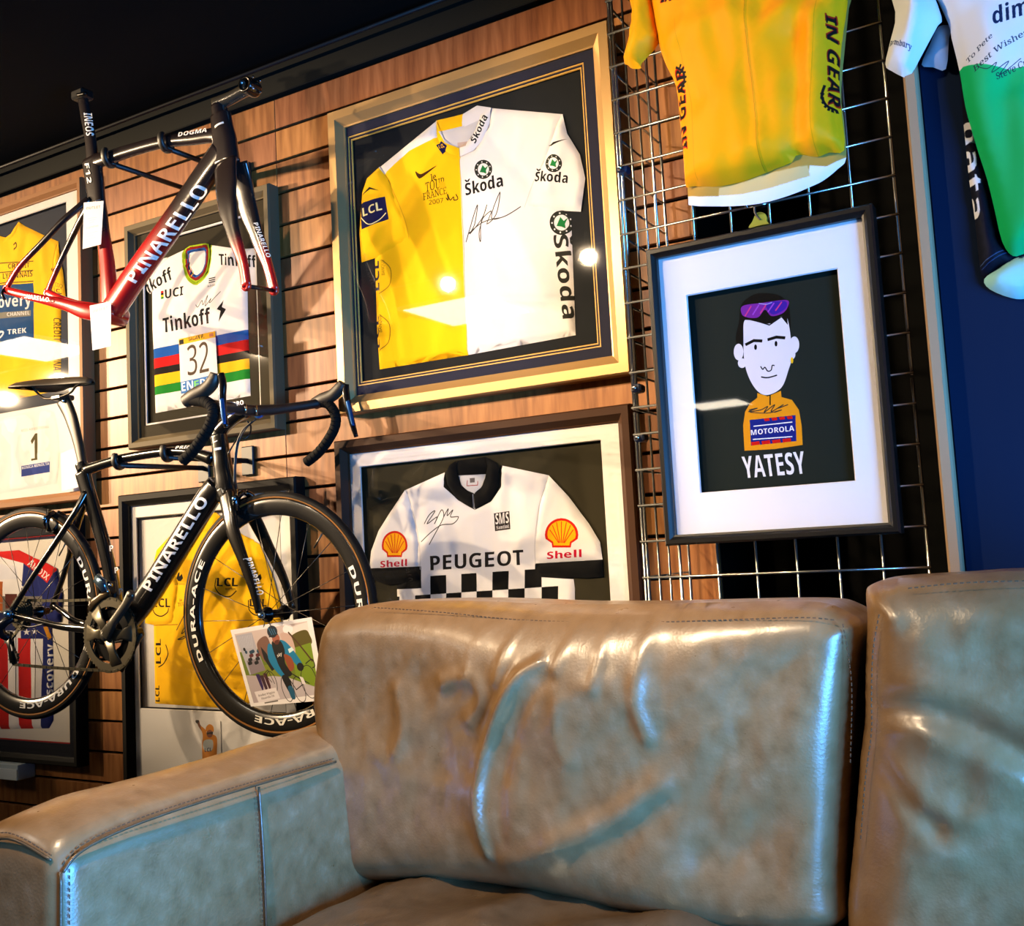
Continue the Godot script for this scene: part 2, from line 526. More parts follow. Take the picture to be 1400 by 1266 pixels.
var R := {}
func make_frames() -> void:
	var white := mat(Color(0.86, 0.85, 0.84), 0.8)
	# upper left: two shirts one over the other
	var a1 := P(112, 400, ZF).x
	var ra := Rect2(a1 - 0.98, P(108, 684, ZF).y, 0.98, P(108.7, 241, ZF).y - P(108, 684, ZF).y)
	R.A = ra
	var ia := P(92.5, 420, 0.026).x
	var up := Rect2(ra.position.x + 0.075, P(60, 555, 0.026).y, ia - ra.position.x - 0.075, P(90, 275, 0.026).y - P(60, 555, 0.026).y)
	picture("tall brown frame with a yellow shirt above a white number shirt", ra, 0.034, mat(Color(0.52, 0.36, 0.22), 0.6), 0.012, [[up, white, 0.026]], mat(Color(0.17, 0.19, 0.24), 0.8))
	# lower left: flag shirt
	var rb := Rect2(P(105, 1000, ZF).x - 0.95, P(104, 1050, ZF).y, 0.95, P(100, 703, ZF).y - P(104, 1050, ZF).y)
	R.B = rb
	var ib := Rect2(rb.position.x + 0.085, P(90, 1016, 0.027).y, P(94, 900, 0.027).x - rb.position.x - 0.085, P(60, 733, 0.027).y - P(90, 1016, 0.027).y)
	picture("low black frame with a red, white and blue flag shirt behind the rear wheel", rb, 0.03, mat(Color(0.06, 0.06, 0.055), 0.62), 0.010,
		[[ib.grow(0.004), mat(Color(0.05, 0.06, 0.10), 0.8), 0.030], [ib, mat(Color(0.55, 0.10, 0.10), 0.8), 0.027, "red_border"]], mat(Color(0.78, 0.76, 0.72), 0.8))
	# striped champion's shirt
	var rc := on_rect(ZF, [168.4, 312, 366.4, 246.6, 376.6, 589.5, 174.4, 612])
	R.C = rc
	var ic := Rect2(P(197.5, 450, 0.02).x, P(225, 576, 0.02).y, P(352, 450, 0.02).x - P(197.5, 450, 0.02).x, P(275, 312, 0.02).y - P(225, 576, 0.02).y)
	picture("dark olive frame with a white striped champion's shirt behind the hanging red frameset", rc, 0.036, mat(Color(0.33, 0.29, 0.21), 0.6), 0.016,
		[[ic.grow(0.006), mat(Color(0.17, 0.15, 0.10), 0.75), 0.022], [ic, white, 0.019, "white_bevel"]], mat(Color(0.15, 0.135, 0.09), 0.8))
	# yellow shirt and cut-out rider
	var rd := Rect2(P(163.5, 850, ZF).x, P(181, 1110, ZF).y, P(406, 760, ZF).x - P(163.5, 850, ZF).x, P(220, 671, ZF).y - P(181, 1110, ZF).y)
	R.D = rd
	var idd := Rect2(P(190.5, 850, 0.02).x, P(193, 967, 0.02).y, P(386.5, 850, 0.02).x - P(190.5, 850, 0.02).x, P(189.6, 709, 0.02).y - P(193, 967, 0.02).y)
	picture("black frame with a yellow shirt above a small cheering rider, behind the front wheel", rd, 0.038, mat(Color(0.06, 0.052, 0.042), 0.62), 0.014,
		[[idd.grow(0.0045), white, 0.022], [idd, mat(Color(0.04, 0.04, 0.05), 0.7), 0.019, "black_line"]], mat(Color(0.80, 0.79, 0.78), 0.8))
	# big gold frame
	var re := on_rect(ZF, [434.3, 161, 828.4, 22.2, 864.4, 515.2, 474, 561])
	R.E = re
	var ie := on_rect(0.02, [471.3, 189.4, 798.4, 82.1, 822.3, 474, 492, 529])
	R.Ei = ie
	var gold := mat(Color(0.70, 0.56, 0.36), 0.32, 0.55)
	picture("large champagne gold frame with a half yellow, half white shirt", re, 0.052, gold, 0.016,
		[[ie, mat(Color(0.15, 0.155, 0.22), 0.8), 0.022], [ie.grow(-0.004), mat(Color(0.80, 0.62, 0.26), 0.5), 0.0195, "gold_line"], [ie.grow(-0.009), mat(Color(0.15, 0.155, 0.22), 0.8), 0.0175], [ie.grow(-0.012), mat(Color(0.80, 0.62, 0.26), 0.5), 0.0160, "gold_line"]], mat(Color(0.10, 0.11, 0.12), 0.8))
	# chequered shirt
	var rf := on_rect(ZF, [455, 603, 857, 552, 880, 822])
	rf = Rect2(rf.position.x, rf.end.y - 0.92, rf.size.x, 0.92)
	R.F = rf
	var ff := on_rect(0.022, [492, 637, 822, 601.5, 835, 823])
	ff = Rect2(ff.position.x, rf.position.y + 0.09, ff.size.x, ff.end.y - rf.position.y - 0.09)
	picture("dark brown frame with a white chequered shirt behind the sofa", rf, 0.040, mat(Color(0.22, 0.135, 0.08), 0.6), 0.018, [[ff, mat(Color(0.84, 0.82, 0.80), 0.8), 0.022]], mat(Color(0.17, 0.155, 0.10), 0.8))
	# cartoon print on the grid
	var rg := on_rect(ZG + ZF - 0.012, [887, 342, 1201, 278, 1225, 731, 908.8, 745.3])
	R.G = rg
	var ig := on_rect(ZG + 0.022, [939.6, 404, 1147.7, 366, 1169, 658.5, 957.6, 675])
	R.Gi = ig
	picture("black frame with a cartoon rider print hanging on the wire grid", rg, 0.021, mat(Color(0.022, 0.022, 0.022), 0.35), 0.006, [[ig, mat(Color(0.84, 0.84, 0.86), 0.8), 0.026]], mat(Color(0.03, 0.03, 0.03), 0.8), ZG)
const ZG := 0.312
# ---------------------------------------------------------------- print: flat colours and lettering computed into a picture that lies on a surface
class Print:
	var main
	var im: Image
	var z: float
	var r: Rect2
	var s: float
	var ox := 0.0
	var oy := 0.0
	var cs := 1.0
	func _init(m = null, rect := Rect2(0, 0, 1, 1), plane := 0.0, side := 4, ground := Color.WHITE) -> void:
		main = m
		r = rect
		z = plane
		s = 2.0 * side / maxf(rect.size.x, rect.size.y)
		im = Image.create(maxi(8, int(rect.size.x * s)) / 2 * 2, maxi(8, int(rect.size.y * s)) / 2 * 2, false, Image.FORMAT_RGBA8)
		im.fill(ground)
	func crop(x: float, y: float, k: float) -> void:
		ox = x; oy = y; cs = k
	func at(x: float, y: float) -> Vector2:
		var w: Vector3 = main.P(ox + x / cs, oy + y / cs, z)
		return Vector2((w.x - r.position.x) * s, (r.end.y - w.y) * s)
	func pts(a: Array) -> PackedVector2Array:
		var o := PackedVector2Array()
		for i in range(0, a.size(), 2): o.append(at(a[i], a[i + 1]))
		return o
	func raw(p: PackedVector2Array, c: Color) -> void:
		var n := p.size()
		var lo := p[0].y
		var hi := p[0].y
		for v in p:
			lo = minf(lo, v.y); hi = maxf(hi, v.y)
		for y in range(maxi(0, int(ceil(lo - 0.5))), mini(im.get_height() - 1, int(floor(hi - 0.5))) + 1):
			var yy := y + 0.5
			var xs := PackedFloat32Array()
			for i in n:
				var a := p[i]
				var b := p[(i + 1) % n]
				if (a.y <= yy) != (b.y <= yy): xs.append(a.x + (b.x - a.x) * (yy - a.y) / (b.y - a.y))
			xs.sort()
			for i in range(0, xs.size() - 1, 2):
				var x0 := int(ceil(xs[i] - 0.5))
				var x1 := int(ceil(xs[i + 1] - 0.5))
				if x1 > x0: im.fill_rect(Rect2i(x0, y, x1 - x0, 1), c)
	func fill(a: Array, c: Color, curved := false) -> void:
		var p := pts(a)
		raw(main.smooth_line(p, 6, true) if curved else p, c)
	func line(a: Array, w: float, c: Color, curved := true) -> void:      # w in photo pixels
		var p := pts(a)
		if curved and p.size() > 2: p = main.smooth_line(p, 5)
		var h := at(0, 0).distance_to(at(w * cs, 0)) * 0.5
		for i in p.size() - 1:
			var d := (p[i + 1] - p[i]).normalized() * h
			var n := Vector2(-d.y, d.x)
			raw(PackedVector2Array([p[i] + n - d * 0.6, p[i] - n - d * 0.6, p[i + 1] - n + d * 0.6, p[i + 1] + n + d * 0.6]), c)
	func oval(x: float, y: float, rx: float, ry: float, c: Color, turn := 0.0) -> void:
		var a := []
		for k in 36:
			var w := TAU * k / 36
			var v := Vector2(cos(w) * rx, sin(w) * ry).rotated(turn)
			a.append(x + v.x); a.append(y + v.y)
		fill(a, c)
	func text(t: String, c: Color, ax: float, ay: float, bx: float, by: float, tx: float, ty: float, font := "Droid Sans", weight := 700) -> void:
		# baseline from a to b, t above a at capital height
		var arr: Array = main.letters(t, font, weight)
		var v: PackedVector3Array = arr[0]
		var idx: PackedInt32Array = arr[1]
		var lo: Vector2 = arr[2]
		var hi: Vector2 = arr[3]
		var a := at(ax, ay)
		var u := at(bx, by) - a
		var w := at(tx, ty) - a
		for i in range(0, idx.size(), 3):
			var q := PackedVector2Array()
			for k in 3:
				var e := v[idx[i + k]]
				q.append(a + u * ((e.x - lo.x) / (hi.x - lo.x)) + w * (e.y / hi.y))
			raw(q, c)
	func speckle(amount: float, sd: int) -> void:
		pass
	func texture() -> ImageTexture:
		im.shrink_x2()
		return ImageTexture.create_from_image(im)
var letter_store := {}
func letters(t: String, font: String, weight: int) -> Array:
	var key := "%s|%s|%d" % [t, font, weight]
	if letter_store.has(key): return letter_store[key]
	var f := SystemFont.new()
	f.font_names = PackedStringArray([font])
	f.font_weight = weight
	var m := TextMesh.new()
	m.font = f
	m.font_size = 48
	m.pixel_size = 0.01
	m.depth = 0.0
	m.curve_step = 1.5
	m.horizontal_alignment = HORIZONTAL_ALIGNMENT_LEFT
	m.vertical_alignment = VERTICAL_ALIGNMENT_BOTTOM
	m.text = t
	var a := m.get_mesh_arrays()
	var v: PackedVector3Array = a[Mesh.ARRAY_VERTEX]
	var idx: PackedInt32Array = a[Mesh.ARRAY_INDEX] if a[Mesh.ARRAY_INDEX] != null else PackedInt32Array(range(v.size()))
	# the baseline is found with a capital E of the same font
	var base := 0.0
	var cap := 0.0
	if t != "E":
		var e := letters("E", font, weight)
		base = e[4]
		cap = e[5]
	else:
		var mn := INF
		var mx := -INF
		for p in v:
			mn = minf(mn, p.y); mx = maxf(mx, p.y)
		base = mn
		cap = mx - mn
	var lo := Vector2(INF, INF)
	var hi := Vector2(-INF, -INF)
	for i in v.size():
		v[i].y -= base
		lo = lo.min(Vector2(v[i].x, v[i].y))
		hi = hi.max(Vector2(v[i].x, v[i].y))
	hi.y = cap
	letter_store[key] = [v, idx, lo, hi, base, cap]
	return letter_store[key]

func cloth_mat(p: Print, rough := 0.85, bump := 0.06) -> StandardMaterial3D:
	var m := StandardMaterial3D.new()
	m.albedo_texture = p.texture()
	m.texture_repeat = false
	m.roughness = rough
	m.metallic_specular = 0.2
	m.rim_enabled = true
	m.rim = 0.08
	return m
func bounds(polys: Array, grow := 0.004) -> Rect2:
	var r := Rect2(polys[0][0], Vector2.ZERO)
	for p in polys:
		for v in p: r = r.expand(v)
	return r.grow(grow)
func edge_distance(p: Vector2, poly: PackedVector2Array) -> float:
	var d := 1e9
	for i in poly.size():
		d = minf(d, p.distance_squared_to(Geometry2D.get_closest_point_to_segment(p, poly[i], poly[(i + 1) % poly.size()])))
	return sqrt(d)
func strokes(p: Vector2, folds: Array) -> float:     # folds: [points, height, width]
	var h := 0.0
	for f in folds:
		var d := 1e9
		var q: PackedVector2Array = f[0]
		for i in q.size() - 1: d = minf(d, p.distance_squared_to(Geometry2D.get_closest_point_to_segment(p, q[i], q[i + 1])))
		var w: float = f[2]
		if d < w * w * 9.0: h += f[1] * exp(-d / (w * w))
	return h
func points_in(poly: PackedVector2Array, step: float) -> Array:    # [points, number of edge points]
	var pts := PackedVector2Array()
	for i in poly.size():
		var a := poly[i]
		var b := poly[(i + 1) % poly.size()]
		var n := maxi(1, int(round(a.distance_to(b) / step)))
		for k in n: pts.append(a.lerp(b, float(k) / n))
	var edge := pts.size()
	var r := bounds([poly], 0.0)
	var j := 0
	var y := r.position.y + step * 0.5
	while y < r.end.y:
		var x := r.position.x + step * (0.5 if j % 2 else 0.0)
		while x < r.end.x:
			var p := Vector2(x, y)
			if Geometry2D.is_point_in_polygon(p, poly) and edge_distance(p, poly) > step * 0.55: pts.append(p)
			x += step
		y += step * 0.866
		j += 1
	return [pts, edge]
func cloth(poly: PackedVector2Array, z0: float, thick: float, rim: float, uvr: Rect2, step := 0.011, folds := [], wave := 0.0, sd := 1, hollow := false, lift = null) -> ArrayMesh:
	# a soft shape with the given outline (x, y in metres), lying at z0 and rising by thick within rim of its edge
	var got := points_in(poly, step)
	var pts: PackedVector2Array = got[0]
	var edge: int = got[1]
	var nz := FastNoiseLite.new()
	nz.seed = sd
	nz.frequency = 7.0
	nz.fractal_octaves = 3
	var st := begin()
	var idx := Geometry2D.triangulate_delaunay(pts)
	var v := PackedVector3Array()
	for i in pts.size():
		var p := pts[i]
		var d := 0.0 if i < edge else edge_distance(p, poly)
		var k := clampf(d / rim, 0.0, 1.0)
		var h := thick * sqrt(maxf(0.0, 1.0 - (1.0 - k) * (1.0 - k)))
		k = smoothstep(0.0, 1.0, k)
		h += k * (strokes(p, folds) + wave * nz.get_noise_2d(p.x, p.y * 0.6))
		if lift != null: h += lift.call(p, k)
		v.append(Vector3(p.x, p.y, z0 + h))
	for i in range(0, idx.size(), 3):
		var q := [idx[i], idx[i + 1], idx[i + 2]]
		var c := (pts[q[0]] + pts[q[1]] + pts[q[2]]) / 3.0
		if not Geometry2D.is_point_in_polygon(c, poly): continue
		if (pts[q[1]] - pts[q[0]]).cross(pts[q[2]] - pts[q[0]]) < 0: q.reverse()
		for k in [0, 2, 1]:
			var p := pts[q[k]]
			st.set_uv(Vector2((p.x - uvr.position.x) / uvr.size.x, (uvr.end.y - p.y) / uvr.size.y))
			st.add_vertex(v[q[k]])
	return done(st)
# ---------------------------------------------------------------- the framed shirts
const YELLOW := Color(0.93, 0.72, 0.035)
const WHITE := Color(0.84, 0.83, 0.82)
const INK := Color(0.07, 0.07, 0.065)
const NAVY := Color(0.07, 0.07, 0.25)
func shirt(label: String, z: float, parts: Array, paint: Callable, side := 768, ground := WHITE, group := "") -> Node3D:
	# parts: [name, outline in photo points, height above the backing, thickness, folds]
	var polys := []
	for p in parts: polys.append(flat_on(p[1], z))
	var r := bounds(polys)
	var pr := Print.new(self, r, z, side, ground)
	paint.call(pr)
	var m := cloth_mat(pr)
	var t := thing("cycling_jersey", label, "shirt", Vector3(r.get_center().x, r.position.y, z - 0.004), group)
	var k := 0
	for p in parts:
		var folds := []
		if p.size() > 4:
			for f in p[4]: folds.append([flat_on(f[0], z), f[1], f[2]])
		var me := cloth(polys[k], z - 0.0035 + p[2], p[3], 0.016, r, 0.011, folds, 0.004, 3 + k)
		var o := add(t, p[0], me, m)
		o.position = -t.position
		k += 1
	return t
func script_line(pr: Print, a: Array, w := 0.8) -> void: pr.line(a, w, Color(0.16, 0.15, 0.14))

func make_shirts() -> void:
	var z := ZJ + 0.004
	# half yellow, half white
	var e := func(a: Array): return cr(430, 20, 2.302, a)
	shirt("half yellow, half white cycling shirt in the gold frame", z, [
		["body", e.call([383, 332, 205, 478, 235, 530, 240, 700, 188, 760, 195, 1000, 203, 1116, 480, 1071, 820, 1008, 806, 640, 760, 600, 735, 440, 780, 312, 555, 293, 545, 350, 505, 420, 455, 445, 410, 425, 385, 380]), 0.0, 0.006, [[e.call([560, 640, 540, 760, 575, 900]), 0.003, 0.03], [e.call([330, 640, 360, 820]), 0.003, 0.03], [e.call([300, 700, 350, 600, 420, 560]), 0.002, 0.02], [e.call([640, 420, 600, 560]), 0.002, 0.02], [e.call([478, 450, 480, 1060]), 0.0015, 0.005]]],
		["sleeve", e.call([205, 478, 165, 515, 150, 560, 140, 680, 148, 780, 215, 758, 300, 705, 285, 640, 232, 520]), 0.003, 0.008, [[e.call([200, 520, 200, 700]), 0.003, 0.02]]],
		["sleeve", e.call([780, 312, 795, 375, 835, 440, 852, 515, 838, 620, 740, 615, 662, 607, 690, 530, 735, 430, 765, 340]), 0.003, 0.008, [[e.call([780, 420, 720, 590]), 0.003, 0.02]]],
		["collar_back", e.call([383, 332, 425, 322, 465, 312, 510, 285, 555, 292, 545, 330, 505, 345, 465, 352, 395, 368]), 0.001, 0.004],
		["neck_lining", e.call([392, 362, 465, 350, 520, 330, 500, 400, 455, 425, 412, 408]), 0.0, 0.003],
		["collar", e.call([383, 332, 394, 360, 408, 392, 430, 408, 456, 418, 457, 447, 425, 438, 400, 420, 386, 385]), 0.004, 0.006],
		["collar", e.call([555, 292, 552, 340, 530, 395, 500, 428, 457, 447, 457, 418, 485, 398, 508, 362, 524, 315]), 0.004, 0.006]], paint_half, 1024)
	# chequered
	var f := func(a: Array): return cr(450, 540, 3.182, a)
	shirt("white cycling shirt with black collar, black cuffs and chequered waist", z, [
		["body", f.call([510, 332, 330, 413, 375, 640, 360, 780, 292, 830, 296, 1000, 300, 1500, 1075, 1450, 1066, 840, 1060, 795, 940, 740, 920, 560, 955, 350, 740, 305, 735, 400, 700, 460, 632, 492, 560, 450, 515, 390]), 0.0, 0.006, [[f.call([632, 495, 632, 760]), 0.0015, 0.004], [f.call([420, 440, 440, 700]), 0.002, 0.02], [f.call([860, 420, 840, 700]), 0.002, 0.02]]],
		["sleeve", f.call([330, 413, 265, 510, 215, 590, 182, 680, 172, 770, 290, 765, 400, 758, 396, 640, 372, 530, 345, 440]), 0.003, 0.008],
		["sleeve", f.call([955, 350, 1040, 440, 1130, 560, 1178, 640, 1190, 718, 1040, 727, 898, 735, 896, 640, 915, 480, 940, 400]), 0.003, 0.008],
		["cuff", f.call([172, 768, 290, 763, 400, 757, 403, 815, 330, 822, 250, 826, 180, 800]), 0.004, 0.009],
		["cuff", f.call([898, 734, 1040, 726, 1190, 716, 1193, 790, 1120, 797, 1000, 790, 905, 775]), 0.004, 0.009],
		["collar_back", f.call([555, 285, 620, 278, 680, 268, 690, 300, 682, 345, 620, 350, 560, 352, 548, 320]), 0.001, 0.005],
		["neck_lining", f.call([558, 350, 684, 343, 672, 400, 640, 432, 600, 425, 572, 395]), 0.0, 0.004],
		["collar", f.call([555, 285, 560, 350, 572, 395, 600, 418, 628, 432, 630, 494, 590, 475, 545, 435, 515, 390, 507, 340, 525, 305]), 0.005, 0.007],
		["collar", f.call([680, 268, 725, 292, 742, 320, 735, 400, 705, 455, 632, 494, 632, 432, 658, 412, 680, 360, 690, 310]), 0.005, 0.007]], paint_chequer, 1024)
	# striped champion's shirt
	var c := func(a: Array): return cr(160, 240, 3.333, a)
	shirt("white champion's cycling shirt with five coloured stripes and a race number", z, [
		["body", c.call([308, 335, 230, 372, 180, 420, 155, 470, 158, 700, 163, 800, 172, 1082, 390, 1042, 605, 1003, 600, 850, 594, 700, 590, 480, 560, 335, 420, 315, 424, 360, 410, 440, 360, 488, 312, 440]), 0.0, 0.006, [[c.call([520, 380, 450, 540, 480, 680]), 0.003, 0.02], [c.call([300, 560, 220, 720]), 0.002, 0.02], [c.call([250, 420, 330, 580]), 0.002, 0.02]]],
		["sleeve", c.call([560, 335, 640, 330, 655, 345, 660, 505, 625, 510, 588, 500, 575, 420]), 0.002, 0.006],
		["sleeve", c.call([230, 372, 180, 385, 140, 430, 130, 520, 150, 540, 170, 500, 185, 430]), 0.002, 0.005],
		["neck_lining", c.call([318, 345, 405, 335, 400, 420, 355, 465, 322, 420]), 0.0, 0.004],
		["collar", c.call([308, 335, 330, 320, 400, 308, 418, 312, 424, 360, 414, 430, 390, 470, 360, 488, 330, 470, 312, 435, 305, 380, 322, 380, 328, 425, 355, 462, 382, 440, 400, 400, 404, 345, 385, 335, 330, 345, 318, 360]), 0.003, 0.006]], paint_champion, 1024)
	# race number pinned on it
	var q := flat_on(c.call([288, 747, 454, 710, 468, 962, 298, 996]), z)
	var r := bounds([q], 0.002)
	var pr := Print.new(self, r, z, 384, WHITE)
	pr.crop(160, 240, 3.333)
	pr.fill([286, 745, 457, 707, 459, 737, 289, 776], Color(0.88, 0.66, 0.08))
	pr.text("SAGAN P.", INK, 335, 757, 405, 742, 334, 738)
	pr.fill([290, 752, 312, 747, 314, 768, 291, 773], INK)
	pr.fill([428, 722, 446, 718, 447, 734, 429, 737], Color(0.75, 0.45, 0.3))
	pr.text("32", Color(0.28, 0.22, 0.16), 331, 915, 427, 893, 327, 778, "Droid Sans", 400)
	pr.fill([292, 944, 466, 905, 470, 966, 297, 999], Color(0.20, 0.42, 0.68))
	pr.text("EN", Color(0.9, 0.9, 0.9), 303, 985, 355, 974, 301, 946)
	pr.text("E", Color(0.45, 0.75, 0.40), 360, 972, 382, 967, 358, 938)
	pr.text("DIS", Color(0.9, 0.9, 0.9), 388, 966, 452, 952, 386, 930)
	var t := thing("race_number", "white race number with yellow top and blue foot pinned to the striped shirt", "race number", Vector3(r.get_center().x, r.position.y, z + 0.006))
	var o := add(t, "number_sheet", cloth(q, z + 0.006, 0.002, 0.006, r, 0.012, [], 0.0015, 8), cloth_mat(pr, 0.7))
	o.position = -t.position
	# yellow shirt below
	shirt("bright yellow cycling shirt behind the front wheel", z, [
		["body", V2([262, 716, 300, 706, 332, 732, 346, 738, 352, 800, 368, 850, 375, 956, 300, 968, 211, 962, 209, 855, 222, 760, 232, 735]), 0.0, 0.006, [[V2([250, 780, 270, 900]), 0.003, 0.02], [V2([320, 800, 300, 930]), 0.003, 0.02]]],
		["sleeve", V2([232, 733, 214, 752, 205, 790, 198, 852, 222, 857, 240, 852, 245, 800]), 0.003, 0.007],
		["sleeve", V2([332, 732, 355, 744, 372, 785, 385, 832, 384, 850, 365, 853, 350, 848, 345, 800]), 0.003, 0.007],
		["collar", V2([262, 716, 270, 702, 292, 697, 302, 707, 296, 722, 282, 732, 268, 728]), 0.003, 0.006]], paint_lcl, 768, YELLOW)
	# yellow shirt at the far left
	var a := func(b: Array): return cr(0, 240, 3.956, b)
	shirt("yellow cycling shirt with a blue chest panel in the tall brown frame", z, [
		["body", a.call([100, 250, 130, 272, 230, 320, 312, 356, 300, 560, 326, 700, 325, 780, 325, 1095, 292, 1165, 0, 1226, -290, 1280, -300, 760, -290, 520, -240, 420, -40, 300, -20, 330, 20, 345, 60, 320, 75, 285]), 0.0, 0.006, [[a.call([120, 330, 60, 560]), 0.003, 0.02], [a.call([0, 950, 250, 960]), 0.003, 0.03], [a.call([230, 380, 260, 620]), 0.002, 0.02]]],
		["sleeve", a.call([312, 356, 322, 440, 340, 520, 353, 640, 356, 690, 330, 705, 290, 715, 285, 600, 290, 450]), 0.003, 0.007],
		["collar", a.call([100, 250, 112, 262, 92, 320, 50, 355, 0, 365, -40, 340, -40, 300, -10, 325, 30, 335, 60, 312, 75, 285]), 0.003, 0.007]], paint_discovery, 1024, YELLOW)
	# white number shirt under it
	var b2 := func(b: Array): return cr(0, 440, 4.87, b)
	shirt("white shirt printed with the number 1 above a blue box", 0.0297, [
		["body", b2.call([-260, 690, 60, 625, 300, 580, 355, 600, 378, 700, 392, 860, 385, 990, 372, 1075, 100, 1125, -260, 1190]), 0.0, 0.002, [[b2.call([390, 880, 250, 890]), 0.001, 0.01]]]], paint_number, 640)
	# flag shirt
	shirt("red, white and blue flag shirt in the low black frame", z, [
		["body", V2([-62, 764, -30, 754, 0, 754, 25, 752, 45, 762, 60, 790, 62, 840, 70, 852, 72, 900, 72, 985, 66, 996, 0, 997, -75, 997, -78, 850, -70, 800]), 0.0, 0.006, [[V2([20, 860, 25, 980]), 0.003, 0.02], [V2([50, 860, 48, 980]), 0.003, 0.02]]],
		["sleeve", V2([45, 762, 62, 769, 77, 777, 85, 812, 83, 850, 70, 852, 56, 845, 52, 800]), 0.003, 0.008],
		["collar", V2([0, 754, 12, 757, 25, 752, 27, 758, 14, 765, 0, 763]), 0.002, 0.005]], paint_flag, 640)
	# cartoon print
	var g: Rect2 = R.Gi.grow(0.004)
	var zp := ZG + 0.0095
	var pg := Print.new(self, g, zp, 1024, Color(0.085, 0.115, 0.10))
	paint_cartoon(pg)
	var m := cloth_mat(pg, 0.6)
	m.rim_enabled = false
	var st := begin(false)
	var co := [Vector2(0, 0), Vector2(1, 0), Vector2(1, 1), Vector2(0, 1)]
	var tt := thing("art_print", "dark art print of a cartoon rider with purple sunglasses on his hair", "art print", Vector3(g.get_center().x, g.position.y, zp - 0.001))
	flat_card(tt, "print_sheet", g, zp, m)

func flat_card(t: Node3D, called: String, g: Rect2, z: float, m: Material) -> MeshInstance3D:
	var st := begin(false)
	var q := func(x: float, y: float) -> Vector3: return Vector3(g.position.x + g.size.x * x, g.end.y - g.size.y * y, z) - t.position
	for k in [[0, 0], [0, 1], [1, 1], [0, 0], [1, 1], [1, 0]]:
		pass
	for k in [[0, 0], [1, 1], [0, 1], [0, 0], [1, 0], [1, 1]]:
		st.set_uv(Vector2(k[0], k[1]))
		st.add_vertex(q.call(k[0], k[1]))
	st.set_uv(Vector2(0.002, 0.002))
	box(st, Vector3(g.get_center().x, g.get_center().y, z - 0.0006) - t.position, Vector3(g.size.x, g.size.y, 0.001), 0.0001)
	return add(t, called, done(st), m)
func round_logo(p: Print, x: float, y: float, r: float) -> void:
	p.oval(x, y, r, r * 1.08, Color(0.09, 0.10, 0.08))
	p.oval(x, y, r * 0.93, r * 1.0, Color(0.16, 0.17, 0.14))
	p.oval(x, y, r * 0.64, r * 0.70, WHITE)
	p.fill([x - r * 0.42, y + r * 0.3, x - r * 0.1, y - r * 0.5, x + r * 0.2, y - r * 0.15, x + r * 0.55, y - r * 0.45, x + r * 0.3, y + r * 0.1, x + r * 0.35, y + r * 0.5, x, y + r * 0.35], Color(0.10, 0.42, 0.20))
	for k in 9:
		var w := TAU * k / 9 + 0.3
		p.oval(x + cos(w) * r * 0.8, y + sin(w) * r * 0.86, r * 0.07, r * 0.08, WHITE)
